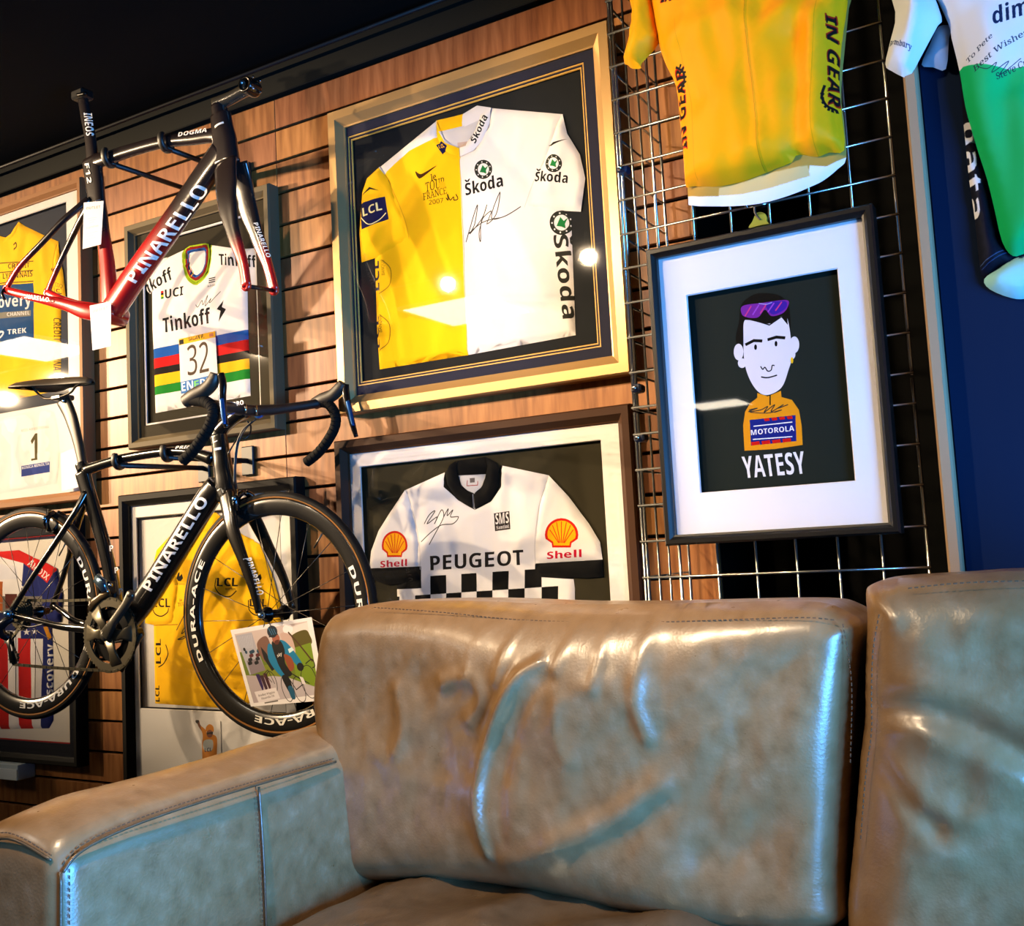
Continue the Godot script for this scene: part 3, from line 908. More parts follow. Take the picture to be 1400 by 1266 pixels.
func paint_half(p: Print) -> void:
	p.crop(430, 20, 2.302)
	p.fill([100, 250, 470, 250, 457, 447, 484, 1130, 100, 1150], YELLOW)
	p.fill([383, 332, 386, 385, 300, 430, 220, 503, 200, 478], WHITE)
	p.fill([390, 368, 465, 350, 530, 320, 500, 400, 456, 420, 412, 405], Color(0.74, 0.73, 0.73))
	p.fill([467, 300, 560, 270, 560, 400, 456, 450, 456, 418, 500, 380, 520, 330, 470, 352], WHITE)
	p.fill([448, 402, 480, 398, 480, 415, 450, 420], Color(0.7, 0.62, 0.58))
	p.line([456, 420, 470, 700, 482, 1070], 0.7, Color(0.66, 0.60, 0.35))
	p.line([232, 520, 285, 640, 300, 705], 0.7, Color(0.75, 0.55, 0.05))
	p.line([735, 440, 690, 530, 662, 607], 0.7, Color(0.72, 0.71, 0.70))
	p.text("Škoda", INK, 478, 571, 596, 541, 474, 533)
	p.text("Škoda", INK, 695, 526, 800, 533, 698, 495)
	p.text("Škoda", INK, 509, 408, 548, 325, 492, 396)
	p.text("Škoda", Color(0.15, 0.15, 0.13), 752, 695, 783, 958, 797, 690)
	round_logo(p, 533, 488, 28)
	round_logo(p, 758, 472, 26)
	round_logo(p, 778, 655, 36)
	p.fill([319, 494, 326, 512, 340, 514, 386, 476, 345, 500, 332, 502], Color(0.22, 0.12, 0.02), true)
	p.fill([737, 412, 750, 416, 797, 394, 752, 406], INK)
	p.fill([152, 572, 178, 545, 208, 556, 180, 552], INK)
	var tour := Color(0.20, 0.15, 0.02)
	p.text("le", tour, 369, 525, 384, 519, 367, 505, "Droid Serif")
	p.text("TOUR", tour, 352, 560, 412, 540, 350, 530, "Droid Serif", 400)
	p.text("FRANCE", tour, 346, 586, 418, 564, 343, 564, "Droid Serif", 400)
	p.text("2007", tour, 364, 600, 408, 592, 363, 586, "Droid Sans", 400)
	p.line([416, 578, 422, 584, 420, 566, 428, 584, 438, 574, 440, 584, 452, 580, 446, 566], 0.9, tour)
	p.oval(402, 536, 11, 11, Color(0.88, 0.66, 0.03))
	p.fill([146, 597, 226, 574, 237, 645, 154, 678], NAVY)
	p.text("LCL", Color(0.92, 0.86, 0.6), 158, 638, 218, 616, 154, 612)
	p.line([150, 640, 175, 662, 205, 652, 228, 626], 1.0, Color(0.92, 0.86, 0.6))
	p.fill([384, 412, 402, 400, 421, 415, 405, 441], NAVY)
	p.text("LCL", YELLOW, 393, 422, 412, 418, 391, 412)
	p.text("LCL", Color(0.16, 0.14, 0.22), 206, 868, 203, 775, 184, 868)
	p.line([212, 772, 240, 800, 238, 850, 205, 878], 0.8, Color(0.42, 0.34, 0.05))
	p.text("BANQUE", Color(0.42, 0.34, 0.05), 222, 820, 219, 772, 212, 820, "Droid Sans", 400)
	p.text("LCL", Color(0.16, 0.14, 0.22), 207, 1048, 203, 950, 187, 1048)
	p.line([208, 945, 238, 975, 236, 1030, 204, 1058], 0.8, Color(0.42, 0.34, 0.05))
	p.text("BANQUE", Color(0.42, 0.34, 0.05), 216, 1000, 213, 946, 206, 1000, "Droid Sans", 400)
	script_line(p, [478, 716, 500, 640, 515, 600, 505, 660, 490, 690, 530, 640, 545, 600, 520, 680, 525, 715, 527, 650, 560, 620, 545, 660, 575, 630, 586, 560, 560, 640, 600, 636, 650, 605])
	script_line(p, [485, 690, 530, 655, 590, 640])
func shell_logo(p: Print, x: float, y: float, w: float, h: float) -> void:
	for layer in 2:
		var g := 1.0 if layer == 0 else 0.86
		var a := []
		for k in 15:
			var u := PI * k / 14.0
			a.append(x - cos(u) * w * 0.5 * g); a.append(y + h * 0.05 - sin(u) * h * 0.55 * g)
		for e in [[0.48, 0.18], [0.30, 0.32], [0.28, 0.46], [-0.28, 0.46], [-0.30, 0.32], [-0.48, 0.18]]:
			a.append(x + e[0] * w * g); a.append(y + e[1] * h * g)
		p.fill(a, Color(0.72, 0.10, 0.05) if layer == 0 else Color(0.88, 0.62, 0.03))
	for k in 7:
		var u := PI * (k + 1) / 8.0
		p.line([x - cos(u) * w * 0.38, y + h * 0.05 - sin(u) * h * 0.44, x - cos(u) * w * 0.10, y + h * 0.30], 0.8, Color(0.72, 0.16, 0.05))
func paint_chequer(p: Print) -> void:
	p.crop(450, 540, 3.182)
	var dark := Color(0.045, 0.045, 0.04)
	var xs := [240, 308, 376, 443, 510, 575, 642, 712, 782, 852, 925, 998, 1070, 1140]
	for j in 9:
		for i in 13:
			if (i + j) % 2 == 0 or (j == 0 and (i < 3 or i > 9)): continue
			var y0 := func(x: float) -> float: return 787.0 - 0.066 * (x - 443) + 80 * j
			p.fill([xs[i], y0.call(xs[i]), xs[i + 1], y0.call(xs[i + 1]), xs[i + 1], y0.call(xs[i + 1]) + 80, xs[i], y0.call(xs[i]) + 80], dark)
	p.fill([930, 800, 1000, 796, 1000, 830, 930, 834], WHITE)
	p.text("PEUGEOT", Color(0.11, 0.10, 0.09), 443, 762, 848, 738, 443, 700, "Droid Sans", 700)
	for k in [[291, 650, 112, 118], [1016, 602, 146, 132]]: shell_logo(p, k[0], k[1], k[2], k[3])
	p.text("Shell", Color(0.68, 0.05, 0.16), 229, 750, 346, 743, 229, 722)
	p.text("Shell", Color(0.68, 0.05, 0.16), 952, 713, 1101, 704, 952, 682)
	p.fill([717, 515, 787, 505, 790, 583, 722, 592], Color(0.16, 0.14, 0.13))
	p.text("SMS", WHITE, 724, 563, 784, 556, 723, 516)
	p.text("Santini", WHITE, 728, 585, 784, 577, 727, 570, "Droid Serif")
	p.fill([150, 755, 404, 745, 404, 840, 150, 850], dark)
	p.fill([896, 733, 1200, 715, 1200, 810, 896, 790], dark)
	p.line([560, 452, 632, 493, 700, 460], 1.0, Color(0.5, 0.5, 0.48))
	p.fill([500, 260, 632, 260, 632, 500, 560, 458, 500, 400], dark)
	p.fill([632, 260, 750, 260, 750, 400, 700, 465, 632, 500], dark)
	p.fill([560, 350, 682, 344, 668, 395, 628, 428, 598, 415, 572, 392], Color(0.74, 0.74, 0.75))
	p.fill([610, 362, 632, 360, 632, 380, 611, 382], Color(0.35, 0.33, 0.33))
	p.line([600, 372, 598, 395, 645, 392, 645, 375], 0.7, Color(0.55, 0.2, 0.2), false)
	p.line([628, 428, 631, 496], 1.6, Color(0.6, 0.6, 0.6), false)
	p.line([345, 440, 372, 530, 396, 640, 400, 758], 0.7, Color(0.7, 0.69, 0.68))
	p.line([940, 400, 915, 480, 896, 640, 898, 735], 0.7, Color(0.7, 0.69, 0.68))
	script_line(p, [418, 560, 440, 520, 462, 505, 430, 560, 470, 530, 460, 560, 490, 500, 500, 530, 470, 590, 440, 650])
	script_line(p, [500, 530, 520, 495, 515, 525, 540, 500, 530, 530, 565, 530, 540, 560, 480, 570, 405, 638])
func paint_champion(p: Print) -> void:
	p.crop(160, 240, 3.333)
	var cols := [Color(0.05, 0.30, 0.60), Color(0.70, 0.05, 0.05), Color(0.06, 0.035, 0.03), Color(0.88, 0.66, 0.05), Color(0.06, 0.45, 0.12)]
	var l := [795, 840, 885, 915, 967, 1006]
	var r := [700, 745, 795, 833, 880, 926]
	for k in 5: p.fill([150, l[k], 620, r[k] - 4, 620, r[k + 1] - 4, 150, l[k + 1]], cols[k])
	p.text("Tinkoff", INK, 214, 718, 431, 672, 210, 652)
	p.text("UCI", INK, 223, 562, 309, 546, 221, 521)
	for k in 4: p.fill([204, 528 + k * 9, 216, 526 + k * 9, 216, 535 + k * 9, 204, 537 + k * 9], [cols[1], cols[2], cols[3], cols[4]][k])
	p.text("Tinkoff", INK, 468, 408, 640, 420, 464, 357)
	p.text("nkoff", INK, 130, 545, 259, 470, 118, 494)
	p.fill([489, 567, 461, 610, 478, 618, 470, 670, 500, 610, 482, 600], INK)
	for k in 3: p.fill([418, 468 + k * 9, 450, 462 + k * 9, 450, 466 + k * 9, 418, 473 + k * 9], INK)
	p.text("sidi", INK, 412, 509, 450, 503, 412, 500, "Droid Sans", 400)
	script_line(p, [362, 590, 372, 600, 390, 570, 395, 590, 415, 545, 405, 595, 430, 560, 425, 580, 475, 530], 0.6)
	var ring := [308, 335, 330, 320, 400, 308, 418, 312, 424, 360, 414, 430, 390, 470, 360, 488, 330, 470, 312, 435, 305, 380]
	for k in 4:
		var a := []
		var s := [1.12, 0.9, 0.76, 0.62][k] as float
		for i in range(0, ring.size(), 2):
			a.append(364 + (ring[i] - 364) * s); a.append(396 + (ring[i + 1] - 396) * s)
		p.fill(a, [Color(0.55, 0.65, 0.08), Color(0.45, 0.05, 0.04), Color(0.10, 0.28, 0.55), WHITE][k], true)
	for k in 6: p.line([330 + k * 6, 360 + k * 2, 322 + k * 4, 420 + k * 8], 0.8, [cols[1], cols[2], cols[3]][k % 3])
	p.fill([330, 365, 398, 350, 392, 410, 356, 448, 332, 412], Color(0.80, 0.80, 0.80))
	p.line([560, 335, 575, 420, 590, 500], 0.8, Color(0.66, 0.66, 0.62))
func paint_lcl(p: Print) -> void:
	p.crop(0, 740, 3.957)
	var k := Color(0.10, 0.08, 0.03)
	p.text("LCL", k, 833, 355, 931, 356, 833, 308)
	p.line([826, 330, 840, 385, 878, 405, 915, 385, 922, 362], 0.8, k)
	p.text("LCL", k, 1176, 243, 1293, 243, 1176, 198)
	p.text("BANQUE", k, 1222, 262, 1282, 262, 1222, 253, "Droid Sans", 400)
	p.line([1172, 200, 1168, 250, 1200, 292, 1250, 298, 1285, 268], 0.8, k)
	p.text("LCL", k, 1352, 352, 1450, 352, 1352, 312)
	p.line([1346, 320, 1350, 370, 1380, 398, 1420, 395], 0.8, k)
	p.text("LCL", k, 874, 662, 872, 528, 846, 662)
	p.line([900, 560, 912, 610, 890, 660, 860, 680], 0.8, k)
	p.text("LCL", k, 866, 868, 864, 780, 838, 868)
	for x in [975, 1400]:
		p.fill([x - 18, 200, x - 8, 172, x + 2, 166, x, 190, x + 16, 176, x + 22, 200, x + 8, 216, x - 8, 214], k)
		p.text("SPORTIF", k, x - 22, 236, x + 34, 236, x - 22, 228, "Droid Sans", 400)
	p.text("TOUR", k, 968, 352, 1018, 346, 966, 332, "Droid Serif", 400)
	p.text("le", k, 975, 325, 990, 323, 974, 312, "Droid Serif", 400)
	p.oval(1010, 320, 9, 9, Color(0.75, 0.55, 0.03))
	p.line([830, 455, 965, 450], 0.7, Color(0.62, 0.46, 0.03))
	script_line(p, [960, 480, 990, 420, 1010, 390, 1000, 470, 1025, 420, 985, 500, 1030, 460, 1005, 520, 965, 530, 1035, 500], 0.6)
func paint_discovery(p: Print) -> void:
	p.crop(0, 240, 3.956)
	var k := Color(0.30, 0.24, 0.05)
	p.text("CREDIT", k, 50, 505, 166, 498, 49, 478)
	p.text("LYONNAIS", k, 20, 560, 182, 546, 19, 530)
	for y in [468, 518, 576]: p.line([-80, y + 12, 185, y - 4], 0.8, k, false)
	p.fill([-140, 602, 184, 582, 188, 886, -140, 916], Color(0.03, 0.24, 0.44))
	p.text("Discovery", Color(0.84, 0.84, 0.86), -130, 728, 172, 700, -132, 668)
	p.fill([-130, 752, 170, 728, 171, 760, -130, 785], Color(0.45, 0.44, 0.40))
	p.text("CHANNEL", Color(0.80, 0.80, 0.80), 44, 762, 164, 752, 43, 742)
	p.text("TREK", Color(0.84, 0.84, 0.86), 42, 860, 149, 850, 42, 833)
	p.line([-10, 865, 5, 845, 20, 850, 5, 875, -15, 885], 1.6, Color(0.84, 0.84, 0.86))
	p.text("CREDIT LYONNAIS", Color(0.36, 0.30, 0.10), 292, 770, 294, 1088, 326, 770)
	p.text("COQ", k, 305, 600, 342, 612, 305, 578, "Droid Sans", 400)
	p.text("C", Color(0.45, 0.05, 0.05), 310, 632, 332, 636, 310, 612)
	p.line([300, 600, 302, 640, 340, 640], 0.8, k, false)
	p.line([78, 375, 90, 365, 95, 385, 80, 400], 1.4, k)
	p.line([283, 505, 292, 520, 300, 508], 2.0, Color(0.35, 0.1, 0.05))
	p.line([312, 356, 290, 450, 286, 600, 292, 715], 0.8, Color(0.74, 0.56, 0.04))
func paint_number(p: Print) -> void:
	p.crop(0, 440, 4.87)
	p.text("MISS ARMSTRONG", Color(0.62, 0.60, 0.55), 140, 733, 323, 706, 139, 716, "Droid Sans", 400)
	p.text("1", Color(0.30, 0.27, 0.14), 206, 924, 250, 918, 203, 748)
	p.fill([204, 912, 250, 905, 250, 918, 206, 925], Color(0.30, 0.27, 0.14))
	p.fill([137, 960, 327, 930, 328, 1000, 140, 1031], Color(0.16, 0.22, 0.48))
	p.text("KONICA MINOLTA", WHITE, 142, 982, 325, 952, 141, 964)
	p.line([395, 850, 388, 985], 0.5, Color(0.74, 0.74, 0.74))
func paint_flag(p: Print) -> void:
	var red := Color(0.72, 0.05, 0.03)
	var blue := Color(0.03, 0.09, 0.36)
	p.fill([-90, 740, 90, 740, 90, 1010, -90, 1010], WHITE)
	p.fill([-90, 750, 30, 745, 46, 758, 80, 776, 67, 797, 33, 770, 0, 761, -90, 768], red)
	p.fill([33, 770, 67, 797, 79, 778, 90, 800, 90, 870, 40, 870, 28, 815], blue)
	p.text("AMDIX", WHITE, 38, 772, 66, 794, 43, 764)
	p.line([28, 800, 32, 803, 38, 797], 1.6, WHITE)
	p.fill([-90, 815, 30, 815, 60, 815, 60, 830, 48, 860, -90, 860], Color(0.40, 0.38, 0.36))
	p.fill([-20, 768, 24, 774, 24, 792, -20, 792], Color(0.80, 0.80, 0.82))
	p.fill([-20, 795, 5, 795, 4, 835, -20, 835], Color(0.60, 0.30, 0.08))
	p.fill([8, 812, 24, 812, 22, 830, 8, 832], Color(0.30, 0.10, 0.06))
	p.fill([-20, 838, 60, 838, 60, 862, -20, 862], Color(0.03, 0.08, 0.28))
	var xs := [-90, -60, -42, -28, -14, 1, 13, 28, 45, 57]
	for i in 9: p.fill([xs[i] - 2, 872, xs[i + 1] - 2, 872, xs[i + 1], 1010, xs[i], 1010], red if i % 2 == 1 else WHITE)
	p.fill([30, 852, 62, 850, 60, 873, 30, 873], blue)
	for s in [[38, 864], [49, 863]]:
		var a := []
		for k in 10:
			var w := -PI / 2 + TAU * k / 10
			var rr := 5.0 if k % 2 == 0 else 2.0
			a.append(s[0] + cos(w) * rr); a.append(s[1] + sin(w) * rr)
		p.fill(a, WHITE)
	p.fill([60, 850, 90, 850, 80, 1010, 56, 1010], blue)
	p.fill([60, 857, 66, 856, 70, 872, 66, 875], Color(0.72, 0.48, 0.05))
	p.text("Discovery", WHITE, 72, 968, 73, 880, 62, 968)
func paint_cartoon(p: Print) -> void:
	p.crop(860, 250, 2.11)
	var skin := Color(0.80, 0.78, 0.80)
	var hair := Color(0.015, 0.013, 0.012)
	p.fill([318, 470, 318, 395, 325, 350, 360, 322, 400, 318, 440, 328, 462, 360, 467, 440, 466, 458], hair, true)
	p.oval(316, 488, 14, 24, skin)
	p.oval(326, 520, 12, 14, skin)
	p.oval(477, 467, 14, 24, skin)
	p.oval(470, 495, 10, 14, skin)
	p.fill([330, 440, 332, 400, 350, 390, 380, 402, 410, 405, 440, 385, 456, 390, 466, 440, 470, 500, 460, 540, 440, 590, 400, 612, 370, 600, 345, 560, 332, 510], skin, true)
	p.fill([330, 395, 345, 380, 375, 400, 405, 408, 435, 388, 455, 378, 458, 410, 440, 388, 405, 412, 380, 404, 350, 396], hair)
	p.oval(470, 512, 4, 9, Color(0.85, 0.65, 0.05))
	p.fill([328, 355, 385, 346, 455, 338, 457, 360, 440, 378, 410, 384, 392, 366, 372, 388, 340, 388, 325, 378], Color(0.42, 0.12, 0.52), true)
	p.fill([395, 348, 440, 341, 455, 345, 452, 362, 425, 378, 408, 376], Color(0.20, 0.08, 0.52), true)
	for k in 5: p.line([335 + k * 22, 384 - k * 4, 352 + k * 22, 356 - k * 3], 1.5, [Color(0.75, 0.20, 0.45), Color(0.55, 0.25, 0.70)][k % 2], false)
	p.line([375, 348, 396, 350, 412, 345], 1.2, Color(0.55, 0.5, 0.75))
	p.line([338, 466, 360, 455, 382, 456], 3.4, hair, false)
	p.line([402, 452, 425, 445, 448, 447], 3.4, hair, false)
	p.oval(365, 474, 4, 8, hair)
	p.oval(424, 464, 4, 8, hair)
	p.line([380, 530, 386, 538, 392, 532, 400, 543, 410, 540, 413, 527, 419, 527], 1.2, hair)
	p.line([382, 560, 400, 562, 426, 555], 1.5, hair)
	var yl := Color(0.80, 0.52, 0.06)
	p.fill([370, 606, 400, 616, 438, 600, 440, 618, 470, 626, 490, 655, 498, 700, 501, 756, 420, 768, 333, 773, 329, 700, 335, 660, 350, 635, 370, 620], yl)
	p.line([407, 612, 407, 640], 1.4, hair)
	script_line(p, [347, 655, 370, 650, 345, 660, 380, 655, 400, 645, 390, 662, 420, 640, 410, 660, 445, 640, 430, 650, 458, 640], 1.1)
	script_line(p, [350, 662, 400, 664, 440, 655, 420, 662], 0.9)
	p.fill([348, 684, 480, 670, 483, 745, 352, 758], Color(0.04, 0.10, 0.42))
	p.text("MOTOROLA", WHITE, 352, 728, 477, 715, 351, 713)
	p.line([360, 702, 470, 690], 1.2, WHITE, false)
	p.line([358, 740, 470, 732], 1.2, WHITE, false)
	for k in 4:
		p.fill([388 + k * 22, 680 - k * 2, 404 + k * 22, 678 - k * 2, 406 + k * 22, 686 - k * 2, 392 + k * 22, 688 - k * 2], Color(0.70, 0.05, 0.04))
		p.fill([352 + k * 30, 748 - k * 3, 376 + k * 30, 745 - k * 3, 378 + k * 30, 755 - k * 3, 354 + k * 30, 758 - k * 3], Color(0.70, 0.05, 0.04))
	p.text("YATESY", Color(0.82, 0.82, 0.83), 332, 852, 512, 838, 324, 790)
# ---------------------------------------------------------------- wire grid
func wire_panel(label: String, a: Vector3, across: Vector3, width: float, n: int, y0: float, y1: float, pitch: float, front: Vector3) -> void:
	# upright panel from a, n + 1 uprights along across, cross wires laid on the front of them
	var t := thing("wire_grid_panel", label, "wire grid", a + Vector3(0, y0 - a.y, 0), "wire grid panels")
	var st := begin()
	tube(st, PackedVector3Array([Vector3.ZERO, Vector3(0, y1 - y0, 0)]), 0.0027, 7)
	var up := done(st)
	var edge := begin()
	tube(edge, PackedVector3Array([Vector3.ZERO, Vector3(0, y1 - y0, 0)]), 0.0036, 7)
	var em := done(edge)
	st = begin()
	tube(st, PackedVector3Array([-across * 0.004, across * (width + 0.004)]), 0.0027, 7)
	var bar := done(st)
	for k in n + 1:
		var o := add(t, "wire", em if k == 0 or k == n else up, chrome_wire)
		o.position = across * (width * k / n)
	var y := 0.004
	while y < y1 - y0 - 0.002:
		var o := add(t, "wire", bar, chrome_wire)
		o.position = front * 0.0055 + Vector3(0, y, 0)
		y += pitch
var chrome_wire: StandardMaterial3D
func make_grid() -> void:
	chrome_wire = mat(Color(0.66, 0.66, 0.64), 0.24, 0.95)
	var z := 0.3
	var xl := P(884, 815, z).x
	var yj := P(877, 560, z).y
	var w := 0.0797 * 7
	wire_panel("upper front chrome wire grid panel behind the hanging yellow shirt", Vector3(xl, 0, z), Vector3.RIGHT, w, 7, yj + 0.001, CEIL - 0.06, 0.0757, Vector3.BACK)
	wire_panel("lower front chrome wire grid panel just above the sofa", Vector3(xl, 0, z), Vector3.RIGHT, w, 7, 0.02, yj - 0.004, 0.0757, Vector3.BACK)
	wire_panel("upper side chrome wire grid panel running back to the slats", Vector3(xl, 0, z - 0.018), Vector3.FORWARD, 0.256, 4, yj + 0.001, CEIL - 0.06, 0.0757, Vector3.LEFT)
	wire_panel("lower side chrome wire grid panel running back to the slats", Vector3(xl, 0, z - 0.018), Vector3.FORWARD, 0.256, 4, 0.02, yj - 0.004, 0.0757, Vector3.LEFT)
	# blue clips that tie the panels
	for e in [[863, 228, "uppermost blue clip on the corner of the wire grid", 0], [877, 530, "middle blue clip on the corner of the wire grid", 0], [880, 598, "lowest blue clip on the corner of the wire grid", 0]]:
		var y := P(e[0], e[1], z).y
		var t := thing("grid_clip", e[2], "clip", Vector3(xl + 0.006, y, z - 0.008), "clips tying the grid panels")
		add(t, "clamp", box_mesh(Vector3(0.002, 0, 0), Vector3(0.024, 0.018, 0.030), 0.004), mat(Color(0.05, 0.09, 0.16), 0.4))
		add(t, "screw", rod(Vector3(0.002, 0, 0.014), Vector3(0.002, 0, 0.024), 0.005, 6), chrome)
# ---------------------------------------------------------------- shirts hanging free
func hung(poly_px: PackedVector2Array, z: float, z0: float, thick: float, rim: float, r: Rect2, folds: Array, wave: float, sd: int) -> ArrayMesh:
	var f := []
	for e in folds: f.append([flat_on(smooth_line(e[0], 4), z), e[1] * 1.9, e[2]])
	return cloth(flat_on(smooth_line(poly_px, 3, true), z), z0, thick, rim, r, 0.012, f, wave, sd)
func make_hanging() -> void:
	var z := 0.37
	var c := func(a: Array): return cr(830, 0, 4.0, a)
	var body: PackedVector2Array = c.call([60, -620, 150, -330, 215, -60, 262, 215, 300, 330, 355, 450, 376, 640, 395, 830, 402, 940, 412, 1005, 450, 1000, 500, 1002, 600, 1000, 720, 974, 800, 945, 870, 918, 960, 890, 1012, 866, 1020, 836, 1080, 832, 1140, 836, 1200, 812, 1282, 800, 1272, 620, 1256, 450, 1268, 220, 1300, 0, 1330, -330, 1420, -640, 1000, -760, 880, -700, 620, -690, 480, -760])
	var back: PackedVector2Array = c.call([150, -330, 262, 215, 355, 450, 395, 830, 410, 1060, 426, 1096, 560, 1101, 690, 1098, 800, 1086, 900, 1062, 1000, 1028, 1090, 990, 1160, 955, 1240, 890, 1286, 828, 1272, 620, 1258, 450, 1300, 0, 1330, -330, 700, -500])
	var sleeve: PackedVector2Array = c.call([60, -620, -20, -420, 40, -200, 110, 20, 95, 180, 68, 312, 88, 330, 112, 350, 160, 348, 165, 320, 262, 205, 240, 100, 215, -60, 150, -330])
	var polys := [flat_on(body, z), flat_on(back, z), flat_on(sleeve, z)]
	var r := bounds(polys)
	var p := Print.new(self, r, z, 1024, Color(0.95, 0.62, 0.025))
	p.crop(830, 0, 4.0)
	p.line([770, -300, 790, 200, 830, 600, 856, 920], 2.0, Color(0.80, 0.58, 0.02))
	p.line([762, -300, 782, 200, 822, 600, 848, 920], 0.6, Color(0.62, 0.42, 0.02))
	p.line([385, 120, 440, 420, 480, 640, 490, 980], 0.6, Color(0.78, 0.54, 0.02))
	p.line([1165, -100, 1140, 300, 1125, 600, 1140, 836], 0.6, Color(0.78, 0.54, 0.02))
	for k in 2:
		var red := Color(0.70, 0.08, 0.03)
		var dk := Color(0.05, 0.035, 0.04)
		for q in [[red, 5.0], [dk, 0.0]]:
			var g: float = q[1]
			if k == 0:
				p.text("IN GEAR", q[0], 446 + g, 812 + g * 2, 432 + g, 386 - g * 2, 392 - g, 812 + g * 2)
			else:
				p.text("IN GEAR", q[0], 1206 - g, 100 - g * 2, 1216 - g, 575 + g * 2, 1252 + g, 100 - g * 2)
		var cx := 408.0 if k == 0 else 1225.0
		var cy := 430.0 if k == 0 else 540.0
		p.line([cx - 20, cy - 50, cx + 22, cy - 20, cx + 26, cy + 30, cx + 8, cy + 64] if k == 0 else [cx - 30, cy - 60, cx - 42, cy, cx - 20, cy + 46, cx + 20, cy + 56], 2.4, dk)
		for t in 7:
			var w := lerpf(-1.0, 1.0, t / 6.0) * 1.1 + (0.0 if k == 0 else PI * 0.72)
			var o := Vector2(cos(w), sin(w))
			var ce := Vector2(cx - 14, cy + 6) if k == 0 else Vector2(cx + 6, cy)
			p.line([ce.x + o.x * 42, ce.y + o.y * 60, ce.x + o.x * 52, ce.y + o.y * 72], 2.4, dk, false)
	p.text("IN GEAR", Color(0.70, 0.08, 0.03), 300, 30, 546, 2, 296, -42)
	p.text("IN GEAR", Color(0.05, 0.035, 0.04), 306, 26, 540, 0, 302, -36)
	var m := cloth_mat(p, 0.55)
	m.backlight_enabled = true
	m.backlight = Color(0.10, 0.07, 0.0)
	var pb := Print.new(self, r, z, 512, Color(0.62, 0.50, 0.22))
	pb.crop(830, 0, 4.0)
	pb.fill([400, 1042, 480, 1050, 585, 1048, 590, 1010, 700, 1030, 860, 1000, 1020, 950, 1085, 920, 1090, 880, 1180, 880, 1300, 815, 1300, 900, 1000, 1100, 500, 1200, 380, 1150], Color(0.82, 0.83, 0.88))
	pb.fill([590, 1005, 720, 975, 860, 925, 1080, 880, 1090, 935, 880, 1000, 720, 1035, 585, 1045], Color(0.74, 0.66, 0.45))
	var t := thing("cycling_jersey", "yellow cycling shirt hanging loose on the wire grid, its white hem showing", "shirt", Vector3(r.get_center().x, r.position.y, 0.33), "cycling shirts hanging free")
	var V := func(a: Array): return cr(830, 0, 4.0, a)
	var folds := [
		[V.call([700, -100, 690, 100, 720, 300, 700, 560]), 0.006, 0.025], [V.call([470, 60, 560, 330, 610, 700, 600, 960]), 0.008, 0.035], [V.call([760, 560, 745, 760, 780, 930]), 0.005, 0.02],
		[V.call([790, 0, 810, 300, 845, 640, 860, 900]), 0.005, 0.008], [V.call([960, 100, 880, 300, 900, 560]), 0.005, 0.03], [V.call([1050, 200, 1060, 500, 1035, 820]), -0.010, 0.022],
		[V.call([1130, 100, 1110, 400, 1130, 800]), 0.008, 0.025], [V.call([560, 150, 690, 90, 800, 150]), 0.004, 0.02], [V.call([1000, 60, 900, 140, 840, 240]), 0.005, 0.018], [V.call([440, 300, 500, 560]), -0.005, 0.02], [V.call([420, 180, 320, 280]), 0.006, 0.02]]
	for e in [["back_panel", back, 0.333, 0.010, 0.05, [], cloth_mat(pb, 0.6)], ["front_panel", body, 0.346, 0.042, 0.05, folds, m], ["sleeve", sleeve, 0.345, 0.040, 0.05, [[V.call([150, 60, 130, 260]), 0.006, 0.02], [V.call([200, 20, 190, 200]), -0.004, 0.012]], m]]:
		var o := add(t, e[0], hung(e[1], z, e[2], e[3], e[4], r, e[5], 0.012, 21), e[6])
		o.position = -t.position
	# zip
	# ---- white, green and navy shirt on the navy wall
	z = 0.42
	var d := func(a: Array): return cr(1150, 0, 3.0146, a)
	body = d.call([205, -420, 330, -160, 425, 40, 440, 105, 475, 250, 500, 400, 545, 560, 590, 700, 622, 830, 655, 966, 700, 1025, 760, 1012, 900, 985, 1250, 850, 1260, 600, 1240, 250, 1250, -100, 1330, -520, 1000, -620, 620, -560])
	var side: PackedVector2Array = d.call([440, 60, 440, 105, 475, 250, 500, 400, 545, 560, 590, 700, 622, 830, 655, 966, 700, 1026, 640, 1060, 575, 1112, 556, 1060, 535, 860, 512, 700, 498, 560, 486, 440, 470, 250, 428, 90])
	var hem: PackedVector2Array = d.call([575, 1116, 640, 1066, 700, 1030, 760, 1012, 900, 985, 1250, 850, 1255, 1010, 1100, 1090, 900, 1165, 760, 1198, 690, 1196, 600, 1160])
	sleeve = d.call([205, -420, 150, -200, 205, 0, 185, 120, 163, 222, 190, 250, 240, 276, 262, 280, 275, 262, 300, 215, 345, 130, 384, 58, 400, 20, 330, -160])
	var under: PackedVector2Array = d.call([384, 50, 345, 130, 312, 212, 360, 222, 415, 229, 428, 100, 440, 50])
	polys = [flat_on(body, z), flat_on(side, z), flat_on(hem, z), flat_on(sleeve, z), flat_on(under, z)]
	r = bounds(polys)
	var g := Print.new(self, r, z, 1024, Color(0.80, 0.82, 0.84))
	g.crop(1150, 0, 3.0146)
	g.fill([455, 250, 520, 247, 600, 262, 680, 278, 760, 280, 1300, 180, 1400, 1100, 655, 1100, 600, 800, 470, 300], Color(0.03, 0.66, 0.38), true)
	g.fill([455, 250, 560, 250, 690, 280, 1300, 190, 1300, 400, 480, 400], Color(0.03, 0.66, 0.38))
	var ink := Color(0.06, 0.13, 0.26)
	g.text("dimension", ink, 626, 105, 1060, -30, 622, 34)
	g.text("data", ink, 1070, -34, 1240, -90, 1066, -100)
	g.text("Rembury", Color(0.10, 0.16, 0.28), 182, 150, 282, 190, 186, 128, "Droid Serif")
